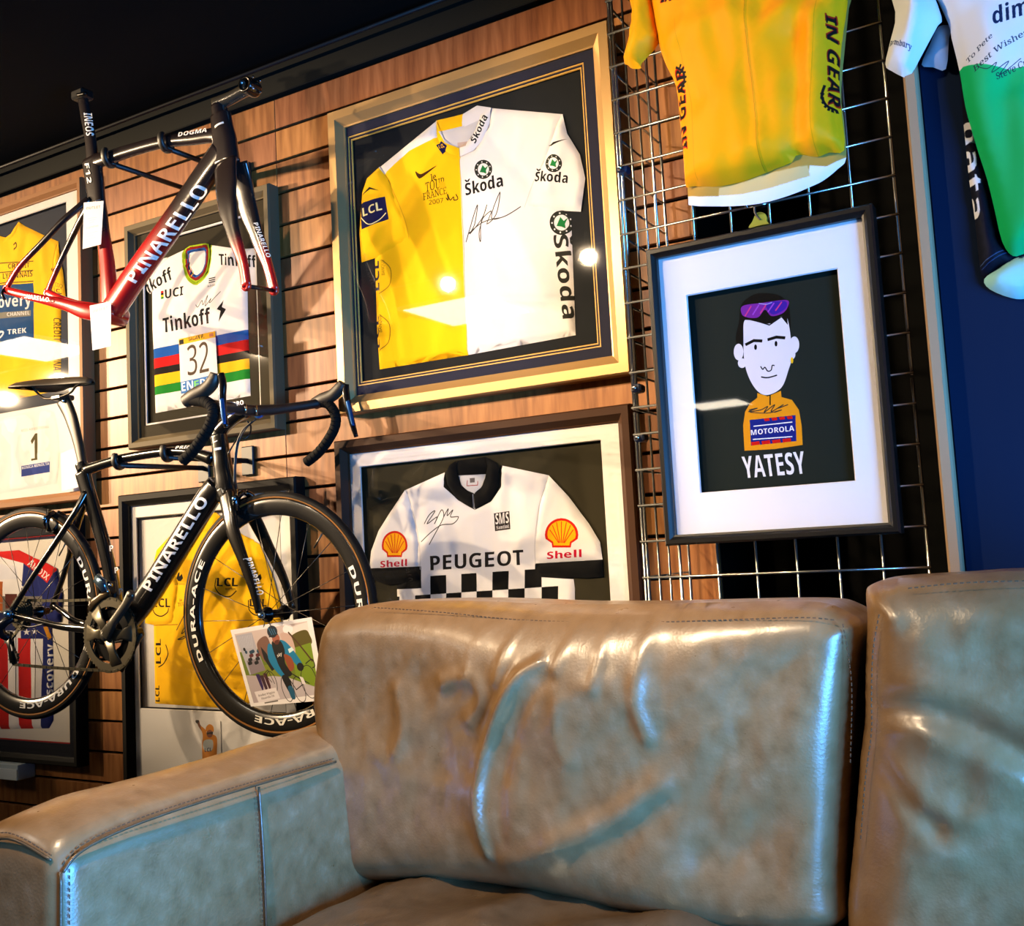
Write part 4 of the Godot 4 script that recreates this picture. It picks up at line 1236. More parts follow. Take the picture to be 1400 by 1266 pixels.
	for e in [["To Pete", 515, 240, 625, 158, 508, 222], ["Best Wishes", 545, 280, 770, 140, 538, 258], ["Steve Cummings", 640, 318, 900, 210, 634, 294]]:
		g.text(e[0], Color(0.08, 0.13, 0.20), e[1], e[2], e[3], e[4], e[5], e[6], "Droid Serif", 400)
	g.line([560, 262, 600, 275, 640, 255, 620, 290, 690, 250, 650, 300, 740, 240], 0.8, Color(0.08, 0.13, 0.20))
	var gm := cloth_mat(g, 0.6)
	var navy := Print.new(self, r, z, 768, Color(0.018, 0.03, 0.09))
	navy.crop(1150, 0, 3.0146)
	navy.text("data", Color(0.80, 0.81, 0.83), 478, 455, 506, 868, 550, 440)
	navy.line([560, 1062, 640, 1010, 690, 985], 0.7, Color(0.3, 0.4, 0.55))
	navy.line([565, 1078, 640, 1026, 694, 998], 0.7, Color(0.2, 0.3, 0.45))
	t = thing("cycling_jersey", "white, green and navy cycling shirt hanging on the navy wall", "shirt", Vector3(r.get_center().x, r.position.y, 0.35), "cycling shirts hanging free")
	var f2 := [[d.call([520, 400, 580, 700, 640, 900]), 0.008, 0.03], [d.call([690, 300, 660, 600, 680, 960]), -0.008, 0.03], [d.call([730, 420, 745, 960]), 0.006, 0.025], [d.call([560, 60, 640, 220]), 0.006, 0.02]]
	for e in [["hem", hem, 0.352, 0.030, 0.03, [], mat(Color(0.55, 0.78, 0.80), 0.7)], ["side_panel", side, 0.352, 0.028, 0.05, [], cloth_mat(navy, 0.6)], ["front_panel", body, 0.366, 0.055, 0.10, f2, gm],
			["sleeve_lining", under, 0.360, 0.006, 0.03, [], mat(Color(0.50, 0.52, 0.56), 0.8)], ["sleeve", sleeve, 0.372, 0.040, 0.05, [[d.call([240, 0, 235, 250]), -0.010, 0.012], [d.call([300, -20, 265, 220]), 0.008, 0.02]], gm]]:
		var o := add(t, e[0], hung(e[1], z, e[2], e[3], e[4], r, e[5], 0.012, 44), e[6])
		o.position = -t.position
	# tag that hangs between the yellow shirt and the cartoon frame
	var zt := 0.315
	t = thing("hanging_clip", "small clear clip with a lime yellow tag above the cartoon frame", "clip", P(1041, 309, zt))
	var s0: Vector3 = t.position
	var pg: PackedVector2Array = smooth_line(flat_on(cr(980, 260, 10.0, [445, 520, 490, 440, 520, 370, 545, 325, 600, 306, 660, 325, 690, 380, 690, 430, 715, 465, 600, 485]), zt), 4, true)
	var st := begin(false)
	prism(st, pg, zt - 0.004, zt + 0.004)
	var o2 := add(t, "tag", done(st), mat(Color(0.50, 0.52, 0.10), 0.5))
	o2.position = -s0
	var q0 := func(x: float, y: float) -> Vector3: return P(980 + x / 10.0, 260 + y / 10.0, zt + 0.006) - s0
	st = begin()
	tube(st, curve3([q0.call(515, 225), q0.call(520, 300), q0.call(560, 370), q0.call(595, 400)], 4), 0.002, 6)
	add(t, "hook", done(st), mat(Color(0.25, 0.22, 0.20), 0.4))
	st = begin()
	tube(st, PackedVector3Array([q0.call(345, 150), q0.call(410, 250), q0.call(425, 245), q0.call(360, 140)]), 0.0012, 6)
	tube(st, PackedVector3Array([q0.call(440, 240), q0.call(560, 212), q0.call(680, 185)]), 0.0016, 6)
	add(t, "wire_loop", done(st), chrome)
	st = begin(false)
	var a0: Vector3 = q0.call(500, 220)
	var a1: Vector3 = q0.call(690, 320)
	box(st, (a0 + a1) / 2 - Vector3(0, 0, 0.003), Vector3(absf(a1.x - a0.x), absf(a1.y - a0.y), 0.002), 0.0004)
	add(t, "clear_strip", done(st), glass)
# ---------------------------------------------------------------- sofa
var leather: StandardMaterial3D
var leather_dark: StandardMaterial3D
var thread: StandardMaterial3D
func make_leather(tint: float, sd: int) -> StandardMaterial3D:
	var m := StandardMaterial3D.new()
	var k := tint
	m.albedo_texture = noise_tex(0.011, sd, [[0.0, Color(0.46 * k, 0.345 * k, 0.215 * k)], [0.35, Color(0.525 * k, 0.405 * k, 0.265 * k)], [0.65, Color(0.55 * k, 0.43 * k, 0.29 * k)], [1.0, Color(0.61 * k, 0.495 * k, 0.36 * k)]], 1024, 6)
	m.uv1_triplanar = true
	m.uv1_world_triplanar = true
	m.uv1_scale = Vector3(2.2, 2.2, 2.2)
	m.roughness = 1.0
	m.roughness_texture = noise_tex(0.02, sd + 3, [[0.0, Color(0.25, 0.25, 0.25)], [1.0, Color(0.42, 0.42, 0.42)]], 512, 5)
	m.heightmap_enabled = true
	m.heightmap_texture = noise_tex(0.10, sd + 5, [], 1024, 5, FastNoiseLite.TYPE_CELLULAR)
	m.heightmap_scale = 0.03
	m.metallic_specular = 0.62
	m.clearcoat_enabled = true
	m.clearcoat = 0.35
	m.clearcoat_roughness = 0.24
	return m
func soft_box(lo: Vector3, hi: Vector3, r: float, n := 18, bend = null) -> ArrayMesh:
	var c := (lo + hi) / 2
	var h := (hi - lo) / 2
	var st := begin()
	for ax in 3:
		for s in [-1.0, 1.0]:
			var rows := []
			for i in n + 1:
				var row := PackedVector3Array()
				for j in n + 1:
					var u := sin((2.0 * i / n - 1.0) * PI / 2) * 0.35 + (2.0 * i / n - 1.0) * 0.65
					var w := sin((2.0 * j / n - 1.0) * PI / 2) * 0.35 + (2.0 * j / n - 1.0) * 0.65
					var p := Vector3.ZERO
					p[ax] = s * h[ax]; p[(ax + 1) % 3] = u * h[(ax + 1) % 3]; p[(ax + 2) % 3] = w * h[(ax + 2) % 3]
					var core := Vector3(clampf(p.x, -h.x + r, h.x - r), clampf(p.y, -h.y + r, h.y - r), clampf(p.z, -h.z + r, h.z - r))
					var q := core + (p - core).limit_length(r) if (p - core).length() < r else core + (p - core).normalized() * r
					q += c
					if bend != null: q = bend.call(q, Vector3(p.x / h.x, p.y / h.y, p.z / h.z))
					row.append(q)
				rows.append(row)
			if s > 0: rows.reverse()
			sheet(st, rows)
	return done(st)
func stitches(t: Node3D, path: PackedVector3Array, off: Vector3, gap := 0.0075) -> void:
	var st := begin(false)
	var left := 0.0
	for i in path.size() - 1:
		var d := path[i + 1] - path[i]
		var l := d.length()
		if l < 1e-6: continue
		d /= l
		while left < l:
			var up := off.normalized()
			var z := d.cross(up).normalized()
			box(st, path[i] + d * left + off - t.position, Vector3(0.0048, 0.0014, 0.0014), 0.0004, Basis(d, up, z))
			left += gap
		left -= l
	var o := add(t, "stitching", done(st), thread)
	o.set_meta("kind", "stuff")
func cushion(label: String, outline: PackedVector2Array, zc: float, front: float, depth: float, rim: float, folds_px: Array, wave: float, sd: int, sag: float, m: Material) -> Node3D:
	var poly := flat_on(smooth_line(outline, 3, true), zc)
	var r := bounds([poly], 0.0)
	var t := thing("back_cushion", label, "cushion", Vector3(r.get_center().x, r.position.y, zc), "sofa back cushions")
	var folds := []
	for f in folds_px: folds.append([flat_on(smooth_line(f[0], 4), zc + front * 0.95), f[1] * 0.8, f[2]])
	var rip := FastNoiseLite.new()
	rip.seed = sd
	rip.frequency = 10.0
	rip.fractal_octaves = 3
	var broad := FastNoiseLite.new()
	broad.seed = sd + 1
	broad.frequency = 2.6
	broad.fractal_octaves = 2
	var top := r.end.y
	var lift := func(p: Vector2, k: float) -> float: return k * (0.014 * broad.get_noise_2d(p.x, p.y) + wave * rip.get_noise_2d(p.x * 1.2, p.y * 0.7) - sag * pow(clampf((p.x - r.get_center().x - 0.03) / (r.size.x * 0.5), 0.0, 1.0), 1.5) - sag * 0.6 * pow(clampf((r.get_center().x + 0.03 - p.x) / (r.size.x * 0.5), 0.0, 1.0), 1.5))
	var o := add(t, "cushion_cover", cloth(poly, zc, front, rim, r.grow(0.01), 0.0062 if sag > 0.0 else 0.0085, folds, 0.0, sd, false, lift), m)
	o.position = -t.position
	# back half and sides
	var st := begin()
	var rows := []
	for e in [[0.0, 0.0], [0.25, -0.001], [0.6, 0.004], [0.85, 0.02], [0.97, 0.05], [1.0, 0.10]]:
		var row := PackedVector3Array()
		var n := poly.size()
		for i in n:
			var tg := (poly[(i + 1) % n] - poly[(i - 1 + n) % n]).normalized()
			var nr := Vector2(tg.y, -tg.x)
			if Geometry2D.is_polygon_clockwise(poly): nr = -nr
			var p: Vector2 = poly[i] - nr * e[1]
			row.append(Vector3(p.x, p.y, zc - depth * e[0]) - t.position)
		rows.append(row)
	sheet(st, rows, true)
	var mid := Vector3(r.get_center().x, r.get_center().y, zc - depth) - t.position
	for i in poly.size(): tri(st, mid, rows[5][i], rows[5][(i + 1) % poly.size()])
	add(t, "cushion_back", done(st), m)
	return t
func make_sofa() -> void:
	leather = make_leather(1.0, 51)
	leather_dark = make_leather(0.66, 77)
	thread = mat(Color(0.36, 0.29, 0.22), 0.7)
	var sofa := thing("sofa", "worn taupe leather sofa with a broad padded arm under the bikes", "sofa", Vector3(-0.6, 0, 1.05))
	var put := func(o: MeshInstance3D): o.position = -sofa.position
	var arm := func(q: Vector3, s: Vector3) -> Vector3:
		var fx := 1.0 - s.x * s.x
		var fz := clampf((1.5 - q.z) / 0.12, 0.0, 1.0)
		if s.y > 0.3:
			q.y += 0.030 * fx * (s.y - 0.3) / 0.7 * lerpf(0.4, 1.0, sqrt(fz)) - 0.018 * (1.0 - sqrt(fz)) + 0.004 * sin(q.z * 9.0) * fx
		if s.x > 0: q.x += 0.010 * s.x * (1.0 - s.y * s.y) * (1.0 - pow(s.z, 4.0))
		return q
	put.call(add(sofa, "arm", soft_box(Vector3(-1.29, 0.10, 0.60), Vector3(-1.098, 0.682, 1.49), 0.028, 40, arm), leather))
	var far_arm := func(q: Vector3, s: Vector3) -> Vector3:
		if s.y > 0.3: q.y += 0.03 * (1.0 - s.x * s.x) * (s.y - 0.3) / 0.7
		return q
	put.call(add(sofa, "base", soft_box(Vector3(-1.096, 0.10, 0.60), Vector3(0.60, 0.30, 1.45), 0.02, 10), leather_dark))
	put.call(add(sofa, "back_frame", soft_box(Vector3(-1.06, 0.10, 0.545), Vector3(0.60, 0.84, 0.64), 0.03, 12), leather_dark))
	for x in [-1.2, 0.5]:
		for z in [0.66, 1.40]: put.call(add(sofa, "foot", box_mesh(Vector3(x, 0.05, z), Vector3(0.06, 0.1, 0.06), 0.004), mat(Color(0.05, 0.03, 0.02), 0.4)))
	# seams of the arm: along its inner top edge, down the inner face, down the front corner
	var seam := func(pts: Array, off: Vector3) -> void:
		var c := curve3(pts, 6)
		var st := begin()
		tube(st, c, 0.0022, 6)
		put.call(add(sofa, "seam", done(st), leather_dark))
		stitches(sofa, c, off)
	seam.call([Vector3(-1.0965, 0.676, 0.98), Vector3(-1.094, 0.679, 1.10), Vector3(-1.0935, 0.681, 1.25), Vector3(-1.095, 0.678, 1.38), Vector3(-1.098, 0.667, 1.455), Vector3(-1.100, 0.648, 1.482)], Vector3(-0.006, 0.004, 0))
	seam.call([Vector3(-1.094, 0.676, 1.158), Vector3(-1.087, 0.56, 1.160), Vector3(-1.085, 0.42, 1.162), Vector3(-1.088, 0.28, 1.162)], Vector3(0.0015, 0, 0.008))
	seam.call([Vector3(-1.101, 0.648, 1.484), Vector3(-1.101, 0.52, 1.486), Vector3(-1.101, 0.40, 1.486), Vector3(-1.101, 0.25, 1.486)], Vector3(0.004, 0, -0.009))
	seam.call([Vector3(-1.115, 0.662, 1.487), Vector3(-1.19, 0.682, 1.491), Vector3(-1.275, 0.662, 1.487)], Vector3(0, 0.007, 0.001))
	# seat cushions
	for k in 2:
		var xa := [-1.088, -0.292][k] as float
		var xb := [-0.296, 0.56][k] as float
		var nz := FastNoiseLite.new()
		nz.seed = 9 + k
		nz.frequency = 5.0
		var puff := func(q: Vector3, s: Vector3) -> Vector3:
			if s.y > 0.0:
				var f := (1.0 - pow(s.x, 4.0)) * (1.0 - pow(s.z, 4.0)) * s.y
				q.y += f * (0.028 + 0.016 * nz.get_noise_2d(q.x * 1.3, q.z * 0.8) + 0.006 * sin(q.x * 31.0 + q.z * 13.0))
			return q
		var t := thing("seat_cushion", ["leather seat cushion beside the sofa arm, under the wide back cushion", "leather seat cushion at the right end of the sofa"][k], "cushion", Vector3((xa + xb) / 2, 0.30, 1.15), "sofa seat cushions")
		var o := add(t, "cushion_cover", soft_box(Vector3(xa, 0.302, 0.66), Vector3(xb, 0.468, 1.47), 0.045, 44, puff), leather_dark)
		o.position = -t.position
		var st := begin()
		tube(st, PackedVector3Array([Vector3(xa + 0.05, 0.46, 1.462), Vector3(xb - 0.05, 0.46, 1.462)]), 0.003, 6)
		o = add(t, "piping", done(st), leather_dark)
		o.position = -t.position
	var o1 := V2([472, 836, 490, 830, 525, 824, 630, 821, 770, 826, 910, 825, 1050, 822, 1120, 823, 1150, 832, 1178, 850, 1179, 880, 1173, 930, 1167, 1000, 1163, 1060, 1159, 1140, 1158, 1200, 1160, 1250, 1120, 1268, 1050, 1266, 952, 1258, 875, 1243, 770, 1219, 679, 1203, 600, 1199, 540, 1200, 511, 1195, 494, 1170, 486, 1140, 476, 1075, 462, 1035, 453, 1004, 447, 955, 450, 910, 458, 860])
	var f1 := [
		[V2([738, 905, 716, 920, 694, 954, 675, 994, 661, 1036, 654, 1085, 656, 1130, 662, 1172]), 0.019, 0.0092], [V2([752, 925, 724, 955, 704, 1000, 690, 1050, 683, 1100, 688, 1150]), -0.006, 0.011],
		[V2([702, 845, 690, 880, 682, 930]), 0.009, 0.009], [V2([660, 850, 640, 890, 632, 950]), 0.004, 0.012], [V2([775, 850, 768, 885, 760, 915]), 0.009, 0.010], [V2([820, 850, 818, 890, 812, 940]), 0.008, 0.010], [V2([884, 850, 872, 890, 868, 960, 880, 1010]), 0.010, 0.011],
		[V2([905, 855, 900, 920, 905, 1000]), -0.004, 0.012], [V2([1005, 850, 1010, 900]), 0.004, 0.012], [V2([960, 850, 965, 900]), -0.003, 0.010],
		[V2([895, 1078, 850, 1112, 790, 1145, 730, 1172, 690, 1190]), 0.014, 0.020], [V2([900, 1110, 840, 1150, 760, 1185]), -0.006, 0.02],
		[V2([600, 935, 640, 925, 660, 955, 640, 985]), 0.010, 0.014], [V2([530, 950, 540, 1000, 530, 1030]), 0.008, 0.014], [V2([470, 1000, 520, 1050, 570, 1075, 640, 1085]), 0.004, 0.02], [V2([560, 930, 590, 1000, 600, 1060]), -0.005, 0.02],
		[V2([1150, 960, 1100, 1010, 1050, 1060, 1000, 1110]), 0.007, 0.04], [V2([770, 960, 760, 1000, 778, 1040]), 0.005, 0.012], [V2([800, 940, 830, 930, 850, 960]), 0.004, 0.014], [V2([1150, 1090, 1060, 1150, 950, 1190]), -0.006, 0.03]]
	var c1 := cushion("wide leather back cushion with a long curved crease, beside the sofa arm", o1, 0.880, 0.115, 0.235, 0.13, f1, 0.0042, 31, 0.095, leather)
	var s1 := [P(515, 832, 0.932), P(600, 838, 0.938), P(700, 848, 0.938), P(800, 852, 0.938), P(900, 852, 0.938), P(1000, 849, 0.938), P(1100, 846, 0.938), P(1145, 850, 0.932)]
	stitches(c1, curve3(s1, 4), Vector3(0, 0.002, 0.004))
	var s2 := [P(1150, 855, 0.932), P(1158, 900, 0.932), P(1162, 950, 0.932), P(1160, 1040, 0.932)]
	stitches(c1, curve3(s2, 4), Vector3(0.003, 0, 0.003))
	var o2 := V2([1184, 812, 1190, 800, 1215, 792, 1260, 788, 1330, 784, 1400, 780, 1600, 780, 1800, 790, 1870, 830, 1880, 1000, 1860, 1300, 1780, 1400, 1400, 1380, 1200, 1320, 1164, 1285, 1160, 1228, 1165, 1172, 1172, 1095, 1177, 1030, 1183, 980, 1183, 920, 1186, 850])
	var f2 := [
		[V2([1192, 975, 1240, 970, 1300, 985, 1360, 1010, 1420, 1045]), -0.014, 0.016], [V2([1192, 1000, 1250, 1000, 1310, 1020, 1400, 1065]), 0.012, 0.02], [V2([1195, 945, 1260, 940, 1330, 955, 1420, 1000]), 0.008, 0.02],
		[V2([1205, 1030, 1250, 1075, 1290, 1105, 1330, 1120]), 0.008, 0.014], [V2([1200, 1050, 1240, 1100, 1280, 1130]), -0.008, 0.014], [V2([1215, 1085, 1260, 1150, 1300, 1165]), 0.005, 0.014],
		[V2([1195, 830, 1220, 812, 1235, 830, 1215, 850]), 0.010, 0.012], [V2([1240, 800, 1232, 830, 1240, 860]), -0.008, 0.010], [V2([1340, 830, 1320, 880]), 0.004, 0.012]]
	var c2 := cushion("leather back cushion with a deep sideways crease, at the right end of the sofa", o2, 0.885, 0.090, 0.235, 0.10, f2, 0.0042, 63, 0.0, leather)
	stitches(c2, curve3([P(1200, 842, 0.948), P(1192, 890, 0.948), P(1190, 950, 0.948), P(1190, 1000, 0.948), P(1182, 1060, 0.948), P(1175, 1150, 0.948)], 4), Vector3(0.002, 0, 0.005))
	stitches(c2, curve3([P(1245, 806, 0.94), P(1300, 800, 0.94), P(1360, 797, 0.94), P(1430, 796, 0.94)], 4), Vector3(0, 0.002, 0.004))
# ---------------------------------------------------------------- bicycles: both hang on one upright plane that swings slightly out from the wall to the left
const BN := Vector3(0.0526, 0, 1.0)
func B(x: float, y: float, dz := 0.0) -> Vector3:
	var d := ray(x, y)
	return CAM + d * ((Vector3(-1.85, 0, 0.30 + dz) - CAM).dot(BN) / d.dot(BN))
func on_bike(x: float, y: float, dz := 0.0) -> Vector3:    # a point given in metres on that plane
	return Vector3(x, y, 0.30 + dz - (x + 1.85) * 0.0526)
func bpath(t: Node3D, a: Array, dz := 0.0, n := 5) -> PackedVector3Array:     # photo points x, y (dz the same) -> smooth path
	var q := []
	for i in range(0, a.size(), 2): q.append(B(a[i], a[i + 1], dz) - t.position)
	return curve3(q, n)
func bpath3(t: Node3D, a: Array, n := 5) -> PackedVector3Array:               # photo points with their own dz
	var q := []
	for i in range(0, a.size(), 3): q.append(B(a[i], a[i + 1], a[i + 2]) - t.position)
	return curve3(q, n)
func tubing(t: Node3D, called: String, path: PackedVector3Array, a: Array, b: Array, m: Material, power := 2.2) -> MeshInstance3D:
	var st := begin()
	loft(st, path, a, b, Vector3.BACK, 18, true, power)
	return add(t, called, done(st), m)
func painted(t: Node3D, called: String, path: PackedVector3Array, a: Array, b: Array, c0: Color, c1: Color, f0: float, f1: float, m: Material, power := 2.2) -> MeshInstance3D:
	# lacquer that fades from c0 to c1 between f0 and f1 of the length
	var o := tubing(t, called, path, a, b, m, power)
	var arr := o.mesh.surface_get_arrays(0)
	var v: PackedVector3Array = arr[Mesh.ARRAY_VERTEX]
	var col := PackedColorArray()
	var n := path.size()
	for p in v:
		var best := 1e9
		var f := 0.0
		for i in n:
			var d := p.distance_squared_to(path[i])
			if d < best:
				best = d
				f = float(i) / (n - 1)
		col.append(c0.lerp(c1, smoothstep(f0, f1, f)))
	arr[Mesh.ARRAY_COLOR] = col
	var am := ArrayMesh.new()
	am.add_surface_from_arrays(Mesh.PRIMITIVE_TRIANGLES, arr)
	o.mesh = am
	return o
func split(q: Array, depth: int, out: Array) -> void:
	var e := 0
	var l := 0.0
	for k in 3:
		var d: float = (q[k] as Vector2).distance_to(q[(k + 1) % 3])
		if d > l:
			l = d
			e = k
	if l < 0.009 or depth == 0:
		out.append(q)
		return
	var m: Vector2 = (q[e] + q[(e + 1) % 3]) / 2
	split([q[e], m, q[(e + 2) % 3]], depth - 1, out)
	split([m, q[(e + 1) % 3], q[(e + 2) % 3]], depth - 1, out)
func lettering(t: Node3D, text: String, m: Material, c: Array, half: float, deep: float, axis: Array, dz := 0.0, font := "Droid Sans", weight := 700, called := "lettering") -> void:
	# c: photo points of baseline start, end and top; axis: photo points of the tube's middle line; laid on the tube's near side
	var arr := letters(text, font, weight)
	var v: PackedVector3Array = arr[0]
	var idx: PackedInt32Array = arr[1]
	var lo: Vector2 = arr[2]
	var hi: Vector2 = arr[3]
	var P0 := B(c[0], c[1], dz + deep)
	var U := B(c[2], c[3], dz + deep) - P0
	var W := B(c[4], c[5], dz + deep) - P0
	var a0 := B(axis[0], axis[1], dz)
	var ad := (B(axis[2], axis[3], dz) - a0)
	var an := Vector2(ad.x, ad.y).normalized()
	var st := begin(false)
	for i in range(0, idx.size(), 3):
		var q := []
		for k in 3:
			var e := v[idx[i + k]]
			var w := P0 + U * ((e.x - lo.x) / (hi.x - lo.x)) + W * (e.y / hi.y)
			q.append(Vector2(w.x, w.y))
		var got := []
		split(q, 7, got)
		for g in got:
			var r := []
			for p in g:
				var s: float = (p - Vector2(a0.x, a0.y)).cross(an) / half
				var h := deep * pow(maxf(0.02, 1.0 - minf(1.0, pow(absf(s), 2.6))), 0.385)
				r.append(on_bike(p.x, p.y, dz + h + 0.0018) - t.position)
			if (g[1] - g[0]).cross(g[2] - g[0]) < 0: r.reverse()
			tri(st, r[0], r[1], r[2])
	add(t, called, done(st), m)
func ring_text(t: Node3D, c: Vector3, text: String, r0: float, r1: float, from: float, to: float, z: float, m: Material) -> void:
	var arr := letters(text, "Droid Sans", 700)
	var v: PackedVector3Array = arr[0]
	var idx: PackedInt32Array = arr[1]
	var lo: Vector2 = arr[2]
	var hi: Vector2 = arr[3]
	var st := begin(false)
	for i in range(0, idx.size(), 3):
		var q := []
		for k in 3: q.append(Vector2((v[idx[i + k]].x - lo.x) / (hi.x - lo.x) * 0.16, v[idx[i + k]].y / hi.y * 0.03))
		var got := []
		split(q, 6, got)
		for g in got:
			var r := []
			for p in g:
				var w := lerpf(from, to, p.x / 0.16)
				var rr := lerpf(r0, r1, p.y / 0.03)
				r.append(c + Vector3(cos(w) * rr, sin(w) * rr, z - cos(w) * rr * 0.0526))
			if (r[1] - r[0]).cross(r[2] - r[0]).z < 0: r.reverse()
			tri(st, r[0], r[1], r[2])
	add(t, "rim_lettering", done(st), m)
var white_paint: StandardMaterial3D
var tilt := Basis(Vector3.UP, atan(0.0526))
func wheel(bike: Node3D, called: String, c: Vector3, spokes: int, starts: Array, rear: bool) -> Node3D:
	var t := Node3D.new()
	t.name = called
	bike.add_child(t)
	t.position = c - bike.position
	var st := begin()
	var tyre := PackedVector2Array()
	for k in 14:
		var w := TAU * k / 14
		tyre.append(Vector2(0.3065 + cos(w) * 0.0118, sin(w) * 0.0118))
	tyre.append(tyre[0])
	revolve(st, Vector3.ZERO, tyre, 96, tilt)
	add(t, "tyre", done(st), rubber)
	for s in [-1.0, 1.0]:
		st = begin()
		revolve(st, Vector3.ZERO, V2([0.2998, s * 0.0112, 0.3015, s * 0.0124, 0.3040, s * 0.0126, 0.3050, s * 0.0122]), 96, tilt)
		add(t, "tan_sidewall", done(st), mat(Color(0.50, 0.33, 0.14), 0.6))
	st = begin()
	revolve(st, Vector3.ZERO, V2([0.300, 0.0105, 0.297, 0.0122, 0.288, 0.0128, 0.275, 0.0125, 0.262, 0.0095, 0.2565, 0.005, 0.2555, 0.0, 0.2565, -0.005, 0.262, -0.0095, 0.275, -0.0125, 0.288, -0.0128, 0.297, -0.0122, 0.300, -0.0105, 0.300, 0.0105]), 96, tilt)
	add(t, "rim", done(st), mat(Color(0.10, 0.095, 0.085), 0.26, 0.0, 0.5))
	for s in starts: ring_text(t, Vector3.ZERO, "DURA-ACE", 0.2675, 0.2840, s, s - 1.02, 0.0137, white_paint)
	st = begin()
	var hw := 0.05 if not rear else 0.063
	revolve(st, Vector3.ZERO, V2([0.0, -hw, 0.010, -hw, 0.011, -0.038, 0.020, -0.036, 0.020, -0.031, 0.011, -0.026, 0.011, 0.026, 0.020, 0.031, 0.020, 0.036, 0.011, 0.038, 0.010, hw, 0.0, hw]), 24, tilt)
	add(t, "hub", done(st), mat(Color(0.05, 0.055, 0.065), 0.25, 0.6))
	st = begin()
	revolve(st, Vector3.ZERO, V2([0.0, hw + 0.014, 0.007, hw + 0.013, 0.009, hw + 0.004, 0.009, hw - 0.002]), 16, tilt)
	revolve(st, Vector3.ZERO, V2([0.009, -hw + 0.002, 0.009, -hw - 0.004, 0.007, -hw - 0.013, 0.0, -hw - 0.014]), 16, tilt)
	add(t, "axle_nut", done(st), mat(Color(0.45, 0.55, 0.62), 0.25, 0.9))
	var sm := mat(Color(0.30, 0.28, 0.25), 0.3, 0.8)
	for k in spokes:
		var s := 1.0 if k % 2 == 0 else -1.0
		var w := TAU * k / spokes + 0.06
		var w0 := w + (0.0 if not rear and s > 0 else (1.25 if (k / 2) % 2 == 0 else -1.25))
		var a := tilt * Vector3(cos(w0) * 0.019, sin(w0) * 0.019, s * 0.0335)
		var b := tilt * Vector3(cos(w) * 0.257, sin(w) * 0.257, s * 0.002)
		add(t, "spoke", rod(a, b, 0.0010, 5), sm)
	var wv := 0.9
	add(t, "valve", rod(tilt * Vector3(cos(wv) * 0.256, sin(wv) * 0.256, 0), tilt * Vector3(cos(wv) * 0.21, sin(wv) * 0.21, 0), 0.0025, 6), sm)
	return t
func hook(label: String, x: float, y: float, r: float) -> void:
	var c := B(x, y)
	var t := thing("bike_hook", label, "hook", Vector3(c.x, c.y, 0.0), "black wall hooks carrying the bikes")
	var m := mat(Color(0.022, 0.022, 0.024), 0.5)
	add(t, "wall_plate", box_mesh(Vector3(0, -r * 0.5, 0.006), Vector3(0.05, 0.09, 0.012), 0.003), m)
	var st := begin()
	tube(st, PackedVector3Array([Vector3(0, -r * 0.5, 0.005), Vector3(0, -r * 0.9, c.z)]), 0.008, 10)
	add(t, "arm", done(st), m)
	st = begin()
	var q := []
	for k in 15:
		var w := lerpf(-PI * 1.22, PI * 0.22, k / 14.0)
		q.append(Vector3(0.006 * cos(w), sin(w) * (r + 0.006), c.z + cos(w) * (r + 0.006)))
	loft(st, curve3(q, 2), [0.007], [0.011], Vector3.RIGHT, 10)
	add(t, "cradle", done(st), m)
func cable(t: Node3D, pts: Array, m: Material, r := 0.0022) -> void:
	var st := begin()
	tube(st, bpath3(t, pts, 5), r, 7)
	add(t, "cable", done(st), m)

